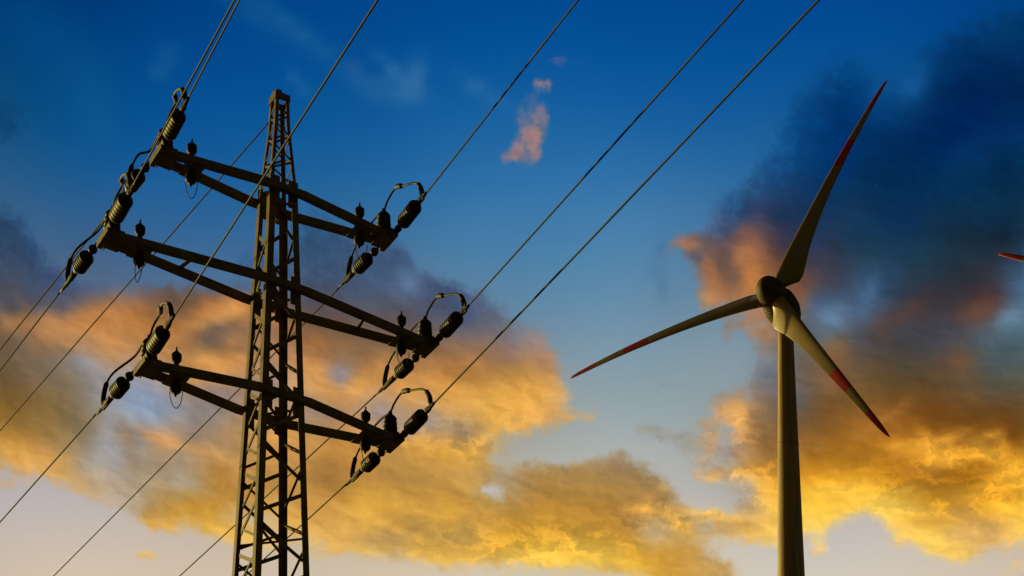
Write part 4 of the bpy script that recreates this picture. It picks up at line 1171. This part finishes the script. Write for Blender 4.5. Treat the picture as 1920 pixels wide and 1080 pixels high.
def turbine(hub, phase, label, src=None):
    foot = hub + nb * 3.9 + Vector((.35, 0, 0))
    gz = ground_z(foot.x, foot.y) - 0.5
    root = thing('wind_turbine', label, 'wind turbine', (foot.x, foot.y, gz), 0, 'wind turbines on the hill')
    H = hub - root.location
    top = H.z + nb.z * 3.9 - 1.9
    r0 = 1.22 + 0.0206 * 0
    if src:
        made = {}
        for ch in src.children:
            made.setdefault(ch.name.split('.')[0], []).append(copy_part(ch, root))
        made['nacelle'][0].location = H
        made['hub'][0].location = H
        blades = made['blade']
        tw = made['tower'][0]
        tw.location = (0, 0, top)
    else:
        m = MB()
        n = 24
        prof = [(-i * 4.0, 1.30 + 0.0225 * i * 4.0) for i in range(26)]
        m.lathe(prof, (0, 0, 0), (0, 0, 1), 40)
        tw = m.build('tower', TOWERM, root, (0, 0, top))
        for dz in (-24, -50):
            fl = MB()
            rr_ = 1.30 + 0.0225 * -dz
            fl.lathe([(dz - .16, rr_ - .02), (dz - .14, rr_ + .045), (dz + .14, rr_ + .045), (dz + .16, rr_ - .02)], (0, 0, 0), (0, 0, 1), 40)
            fl.build('flange_ring', TOWERM, tw)
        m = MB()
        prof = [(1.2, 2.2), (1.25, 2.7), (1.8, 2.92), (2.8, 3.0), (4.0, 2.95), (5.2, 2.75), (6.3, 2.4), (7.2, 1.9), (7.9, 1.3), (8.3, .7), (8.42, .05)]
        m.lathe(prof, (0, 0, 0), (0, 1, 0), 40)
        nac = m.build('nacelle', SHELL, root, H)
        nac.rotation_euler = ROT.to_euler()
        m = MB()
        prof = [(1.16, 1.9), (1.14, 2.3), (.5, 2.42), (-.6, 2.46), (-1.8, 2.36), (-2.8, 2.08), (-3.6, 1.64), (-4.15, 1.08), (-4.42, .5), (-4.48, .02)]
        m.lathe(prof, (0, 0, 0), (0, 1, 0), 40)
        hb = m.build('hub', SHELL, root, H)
        hb.rotation_euler = ROT.to_euler()
        MB().lathe([(1.28, 2.30), (1.30, 2.46), (1.10, 2.52), (1.06, 2.38)], (0, 0, 0), (0, 1, 0), 40).build('spinner_seam', SEAM, hb)
        mast = MB()
        mast.tube([(0, 6.4, 2.1), (0, 6.4, 4.1)], .06, 8)
        mast.tube([(-.55, 6.4, 3.9), (.55, 6.4, 3.9)], .05, 8)
        mast.build('weather_mast', SEAM, nac)
        MB().lathe([(0, .16), (.05, .2), (.3, .2), (.42, .1)], (0, 4.4, 2.85), (0, 0, 1), 12).build('warning_light', SEAM, nac)
        MB().lathe([(4.55, 2.80), (4.56, 2.93), (4.70, 2.91), (4.72, 2.76)], (0, 0, 0), (0, 1, 0), 40).build('panel_seam', SEAM, nac)
        blades = []
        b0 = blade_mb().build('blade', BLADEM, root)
        es = b0.modifiers.new('edge_split', 'EDGE_SPLIT')
        es.split_angle = R(55)
        MB().lathe([(1.7, 1.12), (1.72, 1.34), (2.32, 1.30), (2.34, 1.12)], (0, -.22, 0), (1, 0, 0), 32).build('root_collar', SEAM, b0)
        blades = [b0]
        for _ in range(2):
            blades.append(copy_part(b0, root))
    for k, b in enumerate(blades):
        a = phase + k * 2 * math.pi / 3
        X = hh * math.cos(a) + uu * math.sin(a)
        Z = -hh * math.sin(a) + uu * math.cos(a)
        Mx = Matrix((X, nb, Z)).transposed()
        b.matrix_local = Matrix.Translation(H) @ Mx.to_4x4()
    return root


t1 = turbine(Vector((46.68, 300.0, 192.34)), 1.08628, 'wind turbine with tapering tower and three red banded blades, fully in view beside the pylon')
t2 = turbine(Vector((121.4, 307.2, 194.3)), R(142), 'wind turbine mostly out of view, only one red blade tip entering at the right edge', t1)
